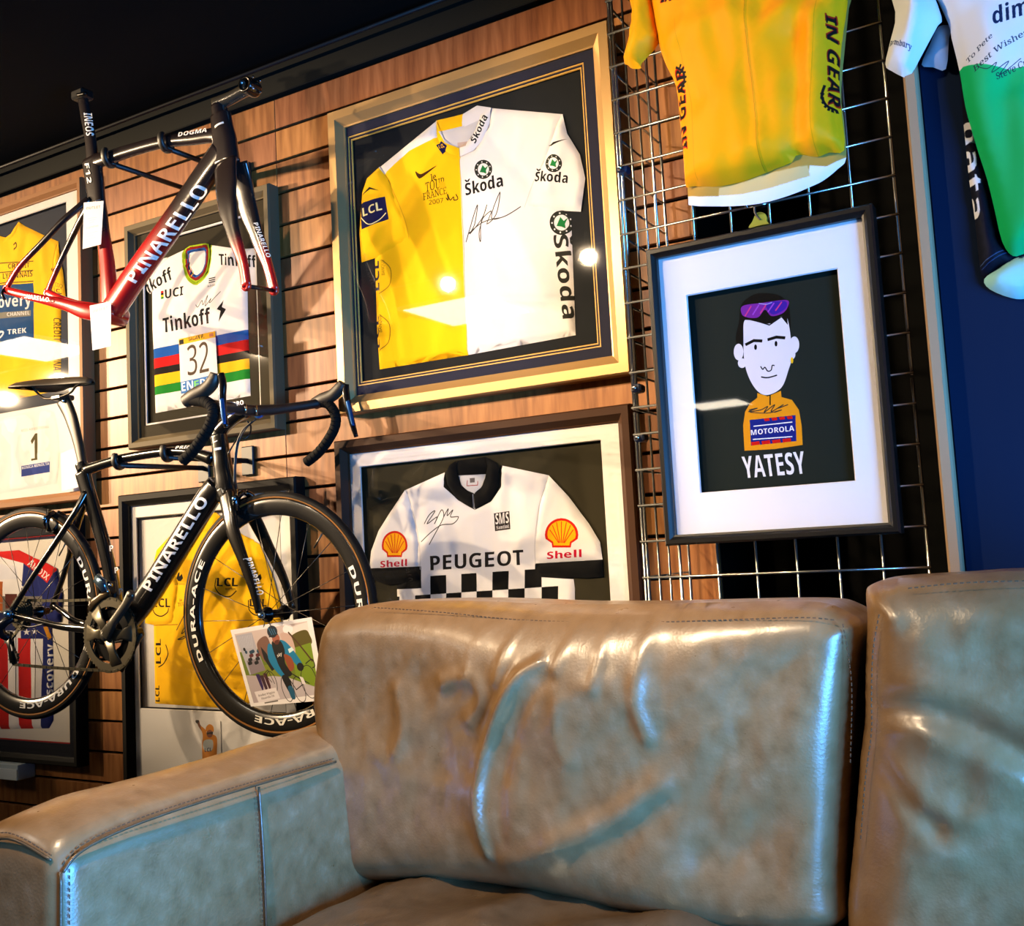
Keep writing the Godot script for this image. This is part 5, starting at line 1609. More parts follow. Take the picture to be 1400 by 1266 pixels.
func make_road_bike() -> void:
	var c := Vector3(-2.31, 0.56, 0.325)
	var t := thing("road_bike", "complete black road bike with thin wheels hanging above the sofa arm", "bicycle", c)
	var fw := Vector3(-1.8498, 0.875, 0.30)
	var rw := Vector3(-2.7924, 0.8984, 0.3496)
	var lacq := mat(Color(0.05, 0.045, 0.04), 0.2, 0.0, 0.7)
	var satin := mat(Color(0.13, 0.115, 0.09), 0.36, 0.3)
	wheel(t, "front_wheel", fw, 18, [deg_to_rad(206), deg_to_rad(24), deg_to_rad(-46)], false)
	wheel(t, "rear_wheel", rw, 20, [deg_to_rad(34), deg_to_rad(-38)], true)
	# frame
	tubing(t, "top_tube", bpath(t, [117, 643, 150, 632, 178, 625, 225, 618, 262, 619, 292, 628]), [0.016, 0.014, 0.0135, 0.0135, 0.019], [0.015, 0.013, 0.013, 0.014, 0.017], lacq)
	tubing(t, "head_tube", bpath(t, [299, 594, 302, 616, 305, 640, 309, 664, 312, 684]), [0.025, 0.026, 0.029, 0.033, 0.034], [0.018, 0.019, 0.021, 0.023, 0.023], lacq)
	tubing(t, "down_tube", bpath(t, [297, 664, 284, 682, 246, 744, 200, 817, 162, 862]), [0.034, 0.034, 0.034, 0.036, 0.034], [0.022, 0.026, 0.028, 0.028, 0.026], lacq, 2.6)
	tubing(t, "seat_tube", bpath(t, [113, 646, 119, 668, 129, 700, 142, 745, 152, 790, 158, 838, 160, 862]), [0.026, 0.024, 0.022, 0.021, 0.022, 0.024], [0.016, 0.015, 0.015, 0.016, 0.020, 0.024], lacq, 2.5)
	var bb := B(154, 866, 0.0)
	var st := begin()
	revolve(st, bb - c, V2([0.0, -0.043, 0.026, -0.043, 0.029, -0.036, 0.029, 0.036, 0.026, 0.043, 0.0, 0.043]), 28, tilt)
	add(t, "bottom_bracket", done(st), lacq)
	for s in [1.0, -1.0]:
		var near: bool = s > 0
		var pe := [118, 672, 0.008, 103, 700, 0.03, 80, 736, 0.045, 48, 784, 0.056, 15, 836, 0.062] if near else [120, 676, -0.008, 108, 712, -0.03, 98, 748, -0.045, 86, 790, -0.056, 72, 828, -0.062]
		tubing(t, "seat_stay", bpath3(t, pe), [0.012, 0.0095, 0.0085, 0.0085, 0.009], [0.009, 0.007], lacq)
		var pc := [14, 840, 0.062, 47, 848, 0.058, 85, 857, 0.045, 125, 861, 0.035, 150, 866, 0.02] if near else [74, 828, -0.062, 88, 838, -0.058, 105, 850, -0.045, 132, 858, -0.035, 150, 866, -0.02]
		tubing(t, "chain_stay", bpath3(t, pc), [0.009, 0.009, 0.011, 0.015], [0.008, 0.008, 0.010], lacq)
		var pf := [309, 676, 0.018, 314, 702, 0.035, 319, 728, 0.045, 335, 772, 0.050, 347, 808, 0.053, 354, 838, 0.055] if near else [330, 682, -0.018, 340, 698, -0.035, 350, 714, -0.045, 372, 758, -0.050, 389, 794, -0.053, 400, 832, -0.055]
		tubing(t, "fork_leg", bpath3(t, pf), [0.026, 0.024, 0.021, 0.016, 0.012, 0.009], [0.012, 0.011, 0.010, 0.008], mat(Color(0.10, 0.085, 0.065), 0.22, 0.3, 0.6))
		var dr := B(15, 840, 0.066) if near else B(74, 828, -0.066)
		st = begin()
		revolve(st, dr - c, V2([0.0, -0.005, 0.014, -0.005, 0.014, 0.005, 0.0, 0.005]), 16, tilt)
		add(t, "dropout", done(st), lacq)
	tubing(t, "fork_crown", bpath(t, [307, 668, 314, 682, 322, 692]), [0.024, 0.028, 0.024], [0.024, 0.026, 0.018], lacq)
	st = begin()
	for y in [0, 1]:
		loft(st, bpath(t, [300.5 + y * 2.2, 604 + y * 9, 300.8 + y * 2.2, 605.2 + y * 9 + y * 2]), [0.0205 + y * 0.001], [0.0195 + y * 0.001], Vector3.BACK, 20, false)
	add(t, "white_band", done(st), white_paint)
	# lettering
	lettering(t, "PINARELLO", white_paint, [205.5, 809, 284.5, 684, 195, 802], 0.036, 0.0288, [200, 817, 284, 682], 0.0, "Droid Sans", 700)
	lettering(t, "PINARELLO", white_paint, [332.5, 764, 350, 814, 341, 762], 0.020, 0.0105, [319, 728, 352, 825], 0.048)
	lettering(t, "PRINCE", white_paint, [240, 614, 272, 612, 240, 609.5], 0.017, 0.0135, [225, 618, 270, 617])
	for e in [[148, 750], [155, 780], [161, 809]]: lettering(t, "P", white_paint, [e[0] - 2, e[1] + 4, e[0] + 3, e[1] + 3, e[0] - 2.5, e[1] - 4], 0.016, 0.015, [129, 700, 158, 838])
	# seat post and saddle
	tubing(t, "seat_post", bpath(t, [86, 546, 97, 570, 107, 605, 113, 634, 116, 650]), [0.027, 0.024, 0.018, 0.015, 0.015], [0.010, 0.010, 0.010], satin, 2.4)
	tubing(t, "seat_clamp", bpath(t, [111, 634, 114, 643]), [0.020, 0.019], [0.016, 0.016], lacq)
	st = begin()
	var rows := []
	var top := [[33, 527, 0.055, 0.010], [40, 525.5, 0.066, 0.012], [52, 524, 0.068, 0.014], [66, 522, 0.055, 0.015], [80, 520, 0.034, 0.015], [96, 518.5, 0.024, 0.014], [112, 517.8, 0.020, 0.012], [122, 518, 0.016, 0.010], [127, 519.5, 0.008, 0.006]]
	for e in top:
		var p := B(e[0], e[1]) - c
		var row := PackedVector3Array()
		for k in 17:
			var w := lerpf(-PI / 2, PI / 2, k / 16.0)
			row.append(p + Vector3(0, cos(w) * e[3] * 0.5 - e[3] * 1.2 * pow(absf(sin(w)), 3.0), sin(w) * e[2]))
		for k in range(15, 0, -1):
			var w := lerpf(-PI / 2, PI / 2, k / 16.0)
			row.append(p + Vector3(0, cos(w) * e[3] * 0.5 - e[3] * 1.2 * pow(absf(sin(w)), 3.0) - 0.006, sin(w) * e[2] * 0.96))
		rows.append(row)
	sheet(st, rows, true)
	for e in [0, rows.size() - 1]:
		for k in range(1, 31): tri(st, rows[e][0], rows[e][k], rows[e][(k + 1) % 32])
	var saddle := add(t, "saddle", done(st), mat(Color(0.22, 0.18, 0.125), 0.42))
	for s in [1.0, -1.0]:
		st = begin()
		tube(st, bpath3(t, [44, 528, s * 0.045, 50, 536, s * 0.03, 62, 545, s * 0.022, 80, 543, s * 0.022, 96, 537, s * 0.022, 104, 528, s * 0.018, 116, 522, s * 0.010], 5), 0.0036, 8)
		add(saddle, "rail", done(st), mat(Color(0.20, 0.18, 0.14), 0.3, 0.7))
	add(t, "post_head", box_mesh(B(86, 544) - c, Vector3(0.045, 0.016, 0.052), 0.004), satin)
	st = begin()
	revolve(st, B(87, 548, 0.012) - c, V2([0.0, 0.004, 0.005, 0.004, 0.006, 0.0]), 12, tilt)
	add(t, "post_bolt", done(st), chrome)
	# cockpit
	tubing(t, "stem", bpath(t, [300, 590, 309, 580, 322, 570, 335, 561]), [0.021, 0.020, 0.019, 0.022], [0.019, 0.018, 0.019, 0.024], lacq)
	tubing(t, "headset_spacer", bpath(t, [297.5, 581, 299.5, 596]), [0.0185, 0.019], [0.0185, 0.019], mat(Color(0.08, 0.08, 0.08), 0.3))
	var bar_c := B(335, 561)
	st = begin()
	var hb := []
	for e in [-0.215, -0.18, -0.10, -0.04, 0.0, 0.04, 0.10, 0.18, 0.215]:
		var en0 := B(262, 547, 0.215) if e > 0.0 else B(436, 551, -0.215)
		var bl: float = pow(absf(e) / 0.215, 1.6)
		hb.append(on_bike(lerpf(bar_c.x, en0.x, bl), lerpf(bar_c.y, en0.y, bl), e) - c)
	loft(st, curve3(hb, 3), [0.013, 0.013, 0.0155, 0.016, 0.0155, 0.013, 0.013], [0.013, 0.013, 0.0155, 0.016, 0.0155, 0.013, 0.013], Vector3.UP, 14)
	add(t, "handlebar", done(st), mat(Color(0.04, 0.04, 0.042), 0.5))
	for e in [-0.052, 0.052]:
		st = begin()
		loft(st, PackedVector3Array([on_bike(bar_c.x, bar_c.y, e - 0.004) - c, on_bike(bar_c.x, bar_c.y, e + 0.004) - c]), [0.0172], [0.0172], Vector3.UP, 16)
		add(t, "blue_band", done(st), mat(Color(0.03, 0.30, 0.55), 0.3))
	tubing(t, "bar_clamp", PackedVector3Array([on_bike(bar_c.x, bar_c.y, -0.022) - c, on_bike(bar_c.x, bar_c.y, 0.022) - c]), [0.021], [0.021], mat(Color(0.06, 0.055, 0.05), 0.25, 0.2, 0.6))
	st = begin()
	for e in [-0.02, 0.02]: tube(st, PackedVector3Array([on_bike(bar_c.x + 0.020, bar_c.y - 0.012, e) - c, on_bike(bar_c.x + 0.020, bar_c.y + 0.012, e) - c]), 0.004, 8)
	add(t, "clamp_bolt", done(st), chrome)
	for s in [1.0, -1.0]:
		var near: bool = s > 0
		var dz: float = 0.22 * s
		# taped drop
		var pd := [259, 547, 281, 549, 292, 560, 289, 577, 278, 597, 266, 614, 250, 630] if near else [432, 550, 448, 552, 458, 566, 458, 583, 447, 604, 434, 620, 419, 632]
		var path := bpath(t, pd, dz, 10)
		st = begin()
		loft(st, path, [0.0145], [0.0145], Vector3.BACK, 14)
		var drop := add(t, "taped_drop", done(st), mat(Color(0.045, 0.043, 0.042), 0.75))
		st = begin()
		for k in range(8, path.size() - 2, 3):     # edges of the wound tape
			var d := (path[k + 1] - path[k]).normalized()
			revolve(st, path[k], V2([0.0143, -0.004, 0.0150, 0.0, 0.0143, 0.001]), 14, Basis.looking_at(d, Vector3.BACK))
		add(drop, "tape_edge", done(st), mat(Color(0.05, 0.048, 0.046), 0.75))
		st = begin()
		var en := path[path.size() - 1]
		revolve(st, en, V2([0.0, -0.004, 0.010, -0.003, 0.0145, 0.002]), 14, Basis.looking_at((en - path[path.size() - 3]).normalized(), Vector3.BACK))
		add(drop, "end_plug", done(st), mat(Color(0.03, 0.03, 0.03), 0.4))
		# hood with its horn
		var ph := [254, 549, 268, 540, 282, 532, 291, 522, 295, 511] if near else [430, 552, 442, 546, 455, 540, 464, 531, 469, 524]
		tubing(t, "hood", bpath(t, ph, dz), [0.017, 0.019, 0.0175, 0.0165, 0.014], [0.016, 0.018, 0.017, 0.016, 0.013], mat(Color(0.15, 0.125, 0.10), 0.5))
		# lever
		var pl := [301, 512, 304, 524, 304, 545, 306, 565, 310, 584] if near else [472, 526, 473, 540, 477, 560, 482, 580, 487, 597]
		tubing(t, "brake_lever", bpath(t, pl, dz), [0.012, 0.012, 0.010, 0.0085, 0.006], [0.008, 0.008, 0.0075, 0.006], mat(Color(0.10, 0.10, 0.11), 0.16, 0.7, 0.5))
		var pb := [303, 545, 305, 565, 307, 580] if near else [475, 548, 479, 565, 483, 582]
		tubing(t, "shift_paddle", bpath(t, pb, dz + 0.006), [0.006, 0.007, 0.004], [0.004], mat(Color(0.05, 0.28, 0.52), 0.2, 0.6))
	lettering(t, "PRO", white_paint, [320, 556, 334, 553, 319, 550], 0.03, 0.017, [300, 556, 350, 553], 0.03)
	# brakes
	for e in [[326, 684, 0], [82, 712, 1]]:
		var b := Node3D.new()
		b.name = "front_brake" if e[2] == 0 else "rear_brake"
		t.add_child(b)
		b.position = B(e[0], e[1], 0.0) - c
		var dir := Vector3(0.022, 0, 0) if e[2] == 0 else Vector3(-0.020, 0.006, 0)
		for s in [1.0, -1.0]:
			st = begin()
			loft(st, curve3([Vector3(0, 0.020, s * 0.006) + dir, Vector3(0.002, 0.008, s * 0.026) + dir, Vector3(0.0, -0.012, s * 0.032) + dir, Vector3(-0.002, -0.034, s * 0.020) + dir], 4), [0.008, 0.010, 0.009, 0.006], [0.008, 0.008, 0.006], Vector3.RIGHT, 10)
			add(b, "brake_arm", done(st), mat(Color(0.06, 0.06, 0.065), 0.2, 0.6, 0.5))
			add(b, "brake_pad", box_mesh(Vector3(0, -0.036, s * 0.0175) + dir, Vector3(0.040, 0.009, 0.007), 0.002), mat(Color(0.05, 0.05, 0.05), 0.6))
		st = begin()
		revolve(st, Vector3(0, 0.002, 0.036) + dir, V2([0.0, 0.006, 0.006, 0.005, 0.008, -0.004]), 12)
		add(b, "barrel", done(st), mat(Color(0.45, 0.62, 0.75), 0.2, 0.9))
		st = begin()
		tube(st, PackedVector3Array([Vector3(0.004, 0.03, 0.03) + dir, Vector3(0.006, -0.03, 0.036) + dir]), 0.003, 6)
		add(b, "cable_stop", done(st), chrome)
	# drivetrain
	var cc := B(150, 868, 0.048)
	var crank := Node3D.new()
	crank.name = "crankset"
	t.add_child(crank)
	crank.position = cc - c
	var ringm := mat(Color(0.36, 0.335, 0.27), 0.34, 0.75)
	st = begin(false)
	var teeth := []
	for k in 106:
		var w := TAU * k / 106
		teeth.append(Vector2(cos(w), sin(w)) * (0.1035 if k % 2 == 0 else 0.0985))
	annulus(st, PackedVector2Array(teeth), 0.079, -0.002, 0.003)
	add(crank, "chainring", done(st), ringm)
	st = begin(false)
	var inner := []
	for k in 78:
		var w := TAU * k / 78
		inner.append(Vector2(cos(w), sin(w)) * (0.077 if k % 2 == 0 else 0.0735))
	annulus(st, PackedVector2Array(inner), 0.044, -0.011, -0.008)
	add(crank, "small_chainring", done(st), mat(Color(0.07, 0.07, 0.07), 0.3, 0.6))
	for k in 4:
		var w := [deg_to_rad(128), deg_to_rad(176), deg_to_rad(-74), deg_to_rad(2)][k] as float
		var d := Vector3(cos(w), sin(w), 0)
		st = begin()
		loft(st, PackedVector3Array([tilt * (d * 0.012 + Vector3(0, 0, 0.006)), tilt * (d * 0.050 + Vector3(0, 0, 0.004)), tilt * (d * 0.088 + Vector3(0, 0, 0.001))]), [0.020, 0.013, 0.026], [0.005, 0.004, 0.003], Vector3.BACK, 12, true, 3.0)
		add(crank, "spider_arm", done(st), ringm)
	var armm := mat(Color(0.33, 0.32, 0.29), 0.3, 0.75)
	var tip := B(179, 813, 0.066) - cc
	st = begin()
	loft(st, PackedVector3Array([Vector3(0, 0, 0.014), tip * 0.35 + Vector3(0, 0, 0.010), tip * 0.75, tip, tip * 1.06]), [0.020, 0.013, 0.0125, 0.0155, 0.010], [0.010, 0.009, 0.008, 0.007], Vector3.BACK, 14, true, 2.6)
	add(crank, "crank_arm", done(st), armm)
	st = begin()
	revolve(st, tip + Vector3(0, 0, 0.0075), V2([0.0, 0.001, 0.006, 0.001, 0.0075, 0.0]), 16, tilt)
	add(crank, "pedal_hole", done(st), mat(Color(0.01, 0.01, 0.01), 0.4))
	st = begin()
	revolve(st, Vector3(0, 0, 0.018), V2([0.0, 0.006, 0.012, 0.005, 0.017, -0.002]), 20, tilt)
	add(crank, "crank_bolt", done(st), armm)
	st = begin()
	loft(st, PackedVector3Array([Vector3(0, 0, -0.105), Vector3(-tip.x * 0.5, -tip.y * 0.5, -0.115), Vector3(-tip.x, -tip.y, -0.118)]), [0.018, 0.013, 0.015], [0.009, 0.007, 0.007], Vector3.BACK, 12)
	add(crank, "crank_arm", done(st), armm)
	st = begin()
	revolve(st, Vector3(0, 0, -0.048), V2([0.0, -0.06, 0.012, -0.06, 0.012, 0.055, 0.0, 0.055]), 16, tilt)
	add(crank, "spindle", done(st), mat(Color(0.1, 0.1, 0.1), 0.3, 0.7))
	# cassette, chain, derailleurs
	var ca := Vector3(rw.x, rw.y, rw.z + 0.038)
	st = begin(false)
	for k in 7:
		var rr := 0.054 - k * 0.0048
		var pts := []
		for j in 48:
			var w := TAU * j / 48
			pts.append(Vector2(cos(w), sin(w)) * (rr if j % 2 == 0 else rr - 0.004))
		prism(st, PackedVector2Array(pts), -0.012 + k * 0.0038, -0.0105 + k * 0.0038, Transform3D(tilt, ca - c))
	add(t, "cassette", done(st), mat(Color(0.34, 0.31, 0.24), 0.35, 0.8))
	var jr := [B(12, 872, 0.05), B(19, 899, 0.05)]
	st = begin(false)
	var runs := [[Vector3(cc.x - 0.006, cc.y + 0.101, cc.z), Vector3(ca.x + 0.010, ca.y + 0.040, ca.z + 0.002)], [Vector3(cc.x - 0.02, cc.y - 0.099, cc.z), Vector3(jr[1].x, jr[1].y - 0.020, jr[1].z)], [Vector3(ca.x + 0.03, ca.y - 0.02, ca.z), Vector3(jr[0].x + 0.016, jr[0].y, jr[0].z)]]
	var chainpath := []
	for r in runs:
		var n := int(r[0].distance_to(r[1]) / 0.0118)
		for k in n:
			var sag := sin(PI * k / n) * (0.004 if r == runs[0] else 0.002)
			chainpath.append([(r[0] as Vector3).lerp(r[1], (k + 0.5) / n) - Vector3(0, sag, 0), (r[1] - r[0]).normalized()])
	for k in 27:     # round the chainring
		var w := lerpf(PI * 0.54, -PI * 0.54, k / 26.0)
		chainpath.append([cc + tilt * Vector3(cos(w) * 0.1015, sin(w) * 0.1015, 0), tilt * Vector3(-sin(w), cos(w), 0)])
	for k in chainpath.size():
		var d: Vector3 = chainpath[k][1]
		var z := Vector3(0.05, 0, 1).normalized()
		var b := Basis(d, z.cross(d).normalized(), z)
		for s in [-1.0, 1.0]: box(st, chainpath[k][0] + z * s * (0.0024 if k % 2 == 0 else 0.0033) - c, Vector3(0.0128, 0.0078, 0.0012), 0.0003, b)
		box(st, chainpath[k][0] + d * 0.006 - c, Vector3(0.004, 0.004, 0.0052), 0.0005, b)
	var ch := add(t, "chain", done(st), mat(Color(0.30, 0.28, 0.22), 0.35, 0.85))
	ch.set_meta("kind", "stuff")
	var rd := Node3D.new()
	rd.name = "rear_derailleur"
	t.add_child(rd)
	rd.position = B(14, 858, 0.06) - c
	var o := rd.position + c
	for k in 2:
		st = begin(false)
		var pts := []
		for j in 22:
			var w := TAU * j / 22
			pts.append(Vector2(cos(w), sin(w)) * (0.021 if j % 2 == 0 else 0.017))
		prism(st, PackedVector2Array(pts), -0.004, 0.004, Transform3D(tilt, jr[k] - o))
		add(rd, "jockey_wheel", done(st), mat(Color(0.04, 0.04, 0.04), 0.5))
	for s in [-0.007, 0.007]:
		st = begin()
		loft(st, PackedVector3Array([jr[0] - o + Vector3(-0.002, 0.012, s), (jr[0] + jr[1]) / 2 - o + Vector3(0, 0, s), jr[1] - o + Vector3(0.002, -0.014, s)]), [0.013, 0.007, 0.012], [0.0016], Vector3.BACK, 10)
		add(rd, "cage_plate", done(st), mat(Color(0.05, 0.05, 0.05), 0.3, 0.4))
	st = begin()
	loft(st, curve3([B(18, 845, 0.072) - o, B(8, 850, 0.085) - o, B(0, 858, 0.09) - o, B(4, 868, 0.08) - o, B(12, 872, 0.066) - o], 5), [0.011, 0.014, 0.016, 0.013, 0.011], [0.010, 0.012, 0.010], Vector3.BACK, 12)
	add(rd, "derailleur_body", done(st), mat(Color(0.20, 0.21, 0.24), 0.2, 0.85))
	st = begin()
	revolve(st, B(12, 839, 0.074) - o, V2([0.0, 0.014, 0.008, 0.013, 0.011, 0.004, 0.012, -0.004]), 16, tilt)
	add(rd, "axle_end", done(st), mat(Color(0.45, 0.60, 0.72), 0.2, 0.9))
	var fd := Node3D.new()
	fd.name = "front_derailleur"
	t.add_child(fd)
	fd.position = B(143, 803, 0.03) - c
	o = fd.position + c
	st = begin()
	loft(st, PackedVector3Array([B(132, 790, 0.05) - o, B(140, 798, 0.05) - o, B(144, 808, 0.05) - o]), [0.014, 0.016, 0.010], [0.008, 0.010, 0.008], Vector3.BACK, 12, true, 3.0)
	add(fd, "derailleur_body", done(st), mat(Color(0.42, 0.52, 0.60), 0.18, 0.9))
	st = begin()
	loft(st, bpath3(fd, [0, 0, 0], 1) if false else PackedVector3Array([B(150, 812, 0.052) - o, B(138, 816, 0.052) - o, B(128, 824, 0.052) - o, B(122, 834, 0.052) - o]), [0.007, 0.010, 0.012, 0.008], [0.003], Vector3.BACK, 10, true, 3.0)
	add(fd, "cage_plate", done(st), mat(Color(0.25, 0.20, 0.13), 0.3, 0.8))
	add(fd, "mount", box_mesh(B(150, 803, 0.03) - o, Vector3(0.026, 0.036, 0.03), 0.005), mat(Color(0.05, 0.05, 0.05), 0.3))
	for e in [[151, 800], [147, 808]]:
		st = begin()
		revolve(st, B(e[0], e[1], 0.05) - o, V2([0.0, 0.004, 0.004, 0.004, 0.005, -0.004]), 10, tilt)
		add(fd, "bolt", done(st), chrome)
	# cables
	var ck := mat(Color(0.035, 0.033, 0.032), 0.45)
	cable(t, [345, 576, 0.02, 332, 588, 0.02, 324, 606, 0.02, 321, 630, 0.02, 320, 662, 0.016], ck)
	cable(t, [350, 573, 0.0, 336, 586, 0.01, 326, 606, 0.016, 322, 640, 0.014, 323, 668, 0.0], ck)
	cable(t, [338, 576, 0.0, 343, 583, -0.02, 341, 594, -0.03, 334, 600, -0.02, 326, 598, 0.0, 312, 620, 0.03], ck)
	cable(t, [60, 853, 0.062, 40, 857, 0.066, 24, 852, 0.07, 16, 850, 0.075], ck)
	# bidon bolts, hooks
	hook("black wall hook under the rear of the complete bike's top tube", 163, 629, 0.017)
	hook("black wall hook under the front of the complete bike's top tube", 229, 618, 0.017)
	photo_card(fw)
func annulus(st: SurfaceTool, outer: PackedVector2Array, r: float, z0: float, z1: float) -> void:
	var n := outer.size()
	for k in n:
		var p := outer[k]
		var q := outer[(k + 1) % n]
		var a := p.normalized() * r
		var b := q.normalized() * r
		var f := func(v: Vector2, z: float) -> Vector3: return tilt * Vector3(v.x, v.y, z)
		quad(st, f.call(a, z1), f.call(p, z1), f.call(q, z1), f.call(b, z1))
		quad(st, f.call(b, z0), f.call(q, z0), f.call(p, z0), f.call(a, z0))
		quad(st, f.call(p, z0), f.call(q, z0), f.call(q, z1), f.call(p, z1))
		quad(st, f.call(b, z0), f.call(a, z0), f.call(a, z1), f.call(b, z1))

func sheet_of(t: Node3D, called: String, corners: Array, m: Material, thick := 0.0008) -> MeshInstance3D:     # corners: tl, tr, br, bl in the room
	var st := begin(false)
	var n := ((corners[1] - corners[0]) as Vector3).cross(corners[3] - corners[0]).normalized()
	var uv := [Vector2(0, 0), Vector2(1, 0), Vector2(1, 1), Vector2(0, 1)]
	if n.z < 0: n = -n
	for k in [0, 1, 2, 0, 2, 3]:
		st.set_uv(uv[k])
		st.add_vertex(corners[k] - t.position)
	st.set_uv(Vector2(0.01, 0.01))
	for k in [0, 2, 1, 0, 3, 2]: st.add_vertex(corners[k] - n * thick - t.position)
	for k in 4:
		var a: Vector3 = corners[k] - t.position
		var b: Vector3 = corners[(k + 1) % 4] - t.position
		quad(st, b, a, a - n * thick, b - n * thick)
	return add(t, called, done(st), m)
class Sheet extends Print:      # the same, measured on a slanted four-cornered sheet instead of a wall plane
	var c: Array
	func _init(m, corners: Array, w: int, h: int, ground: Color) -> void:
		super(m)
		c = corners
		s = 1.0
		im = Image.create(w * 2, h * 2, false, Image.FORMAT_RGBA8)
		im.fill(ground)
	func at(x: float, y: float) -> Vector2:     # x, y in 0..100 of the sheet
		return Vector2((ox + x / cs) * im.get_width() / 100.0, (oy + y / cs) * im.get_height() / 100.0)
func photo_card(fw: Vector3) -> void:
	var dz := 0.032
	var c := [B(315, 861.4, dz), B(425.9, 843.6, dz), B(446, 957.4, dz), B(343, 966, dz)]
	var p := Sheet.new(self, c, 512, 420, Color(0.84, 0.83, 0.84))
	var sky := Color(0.72, 0.66, 0.66)
	p.fill([4, 6, 94, 4, 93, 88, 5, 95], Color(0.36, 0.42, 0.10))
	p.fill([4, 6, 94, 4, 94, 22, 60, 26, 4, 30], sky)
	p.fill([70, 8, 94, 5, 94, 20, 72, 24], Color(0.80, 0.78, 0.78))
	p.fill([70, 22, 78, 16, 90, 14, 94, 20, 94, 32, 72, 34], Color(0.30, 0.27, 0.07), true)
	p.fill([70, 34, 94, 30, 94, 84, 70, 74], Color(0.40, 0.50, 0.09))
	p.fill([30, 50, 60, 48, 60, 66, 30, 68], Color(0.42, 0.46, 0.10))
	p.fill([5, 66, 40, 64, 60, 68, 93, 84, 93, 92, 5, 96], Color(0.66, 0.63, 0.66))
	p.fill([5, 60, 20, 62, 40, 92, 5, 96], Color(0.62, 0.58, 0.60))
	# inset picture of the bunch
	p.fill([5, 8, 26, 7, 33, 56, 10, 60], Color(0.60, 0.60, 0.66))
	for k in 9: p.line([7 + k * 2.2, 10, 8 + k * 2.0, 26], 0.25, Color(0.72, 0.75, 0.82), false)
	p.fill([11, 42, 30, 40, 33, 56, 12, 60], Color(0.46, 0.42, 0.46))
	for k in 26:
		p.oval(12 + fmod(k * 7.3, 19), 27 + fmod(k * 4.7, 19), 1.6, 2.2, [Color(0.03, 0.04, 0.06), Color(0.05, 0.20, 0.30), Color(0.30, 0.10, 0.12), Color(0.04, 0.06, 0.09)][k % 4])
	# riders behind
	p.fill([30, 22, 42, 14, 46, 26, 42, 44, 34, 44], Color(0.42, 0.30, 0.26), true)
	p.fill([34, 26, 40, 36, 45, 56, 41, 58, 35, 42], Color(0.04, 0.05, 0.07))
	p.oval(70, 10, 6, 6, Color(0.86, 0.84, 0.86))
	p.fill([60, 14, 72, 18, 74, 40, 64, 30], Color(0.70, 0.60, 0.58), true)
	p.line([70, 14, 80, 30, 92, 52], 1.6, Color(0.26, 0.16, 0.08))
	p.line([84, 54, 92, 50, 94, 58, 91, 60], 1.0, Color(0.06, 0.05, 0.05))
	for e in [[20, 68, 0.16, 0.08, 0.30], [25, 70, 0.20, 0.10, 0.16], [30, 68, 0.26, 0.10, 0.14]]:
		p.fill([e[0] - 2, e[1] - 8, e[0] + 3, e[1] - 8, e[0] + 4, e[1] + 8, e[0] + 2, e[1] + 16, e[0], e[1] + 6], Color(e[2], e[3], e[4]))
	for e in [[37, 72, 6, 14], [54, 82, 6, 16], [70, 84, 7, 16], [84, 76, 9, 20]]:
		var w := []
		for k in 25: w.append_array([e[0] + cos(TAU * k / 24) * e[2], e[1] + sin(TAU * k / 24) * e[3]])
		p.line(w, 0.7, Color(0.07, 0.06, 0.06), false)
	p.line([37, 72, 30, 60, 36, 56, 40, 74], 0.7, Color(0.08, 0.07, 0.07), false)
	p.line([58, 62, 66, 84, 80, 76, 66, 64, 84, 78], 0.9, Color(0.07, 0.06, 0.06), false)
	# rider in blue
	var cy := Color(0.04, 0.42, 0.60)
	p.fill([46, 24, 42, 28, 41, 44, 46, 58, 54, 68, 60, 64, 53, 50, 52, 34], cy, true)
	p.fill([56, 22, 64, 24, 72, 36, 80, 54, 76, 58, 66, 44, 58, 34], cy, true)
	p.fill([66, 34, 71, 32, 73, 36, 67, 39], Color(0.75, 0.85, 0.88))
	p.fill([48, 24, 58, 22, 62, 34, 60, 50, 66, 64, 58, 66, 52, 52], Color(0.035, 0.035, 0.05), true)
	p.text("sky", WHITE, 52, 42, 58, 40, 52, 38)
	p.fill([60, 40, 68, 44, 70, 56, 64, 60], Color(0.50, 0.24, 0.14), true)
	p.oval(54, 19, 4.6, 6.5, Color(0.56, 0.32, 0.25))
	p.fill([52, 22, 57, 21, 56, 26, 52, 26], Color(0.30, 0.12, 0.08), true)
	p.oval(51, 10, 6.2, 7.4, Color(0.03, 0.10, 0.18))
	for k in 3: p.line([47 + k * 3, 5 + k, 50 + k * 2.4, 14], 0.7, Color(0.15, 0.45, 0.60))
	p.line([46, 16, 57, 14], 0.9, Color(0.05, 0.05, 0.06))
	p.oval(57, 68, 3, 4, Color(0.03, 0.03, 0.04))
	p.oval(77, 57, 4, 5, Color(0.03, 0.03, 0.04))
	p.fill([52, 66, 60, 66, 62, 84, 58, 90, 54, 80], Color(0.04, 0.04, 0.05), true)
	p.fill([56, 80, 62, 80, 62, 94, 57, 94], Color(0.08, 0.30, 0.42), true)
	p.fill([74, 68, 78, 70, 80, 78, 76, 78], Color(0.78, 0.76, 0.78))
	# caption
	p.fill([10, 82, 40, 79, 42, 93, 12, 96], Color(0.80, 0.78, 0.80))
	p.text("Bradley Wiggins", Color(0.20, 0.18, 0.18), 14, 88.5, 37, 85.5, 14, 86, "Droid Serif", 400)
	p.text("Pinarello F8", Color(0.20, 0.18, 0.18), 17, 92.5, 35, 90, 17, 90, "Droid Serif", 400)
	p.line([20, 97, 38, 95.5], 1.2, Color(0.28, 0.26, 0.24), false)
	var m := StandardMaterial3D.new()
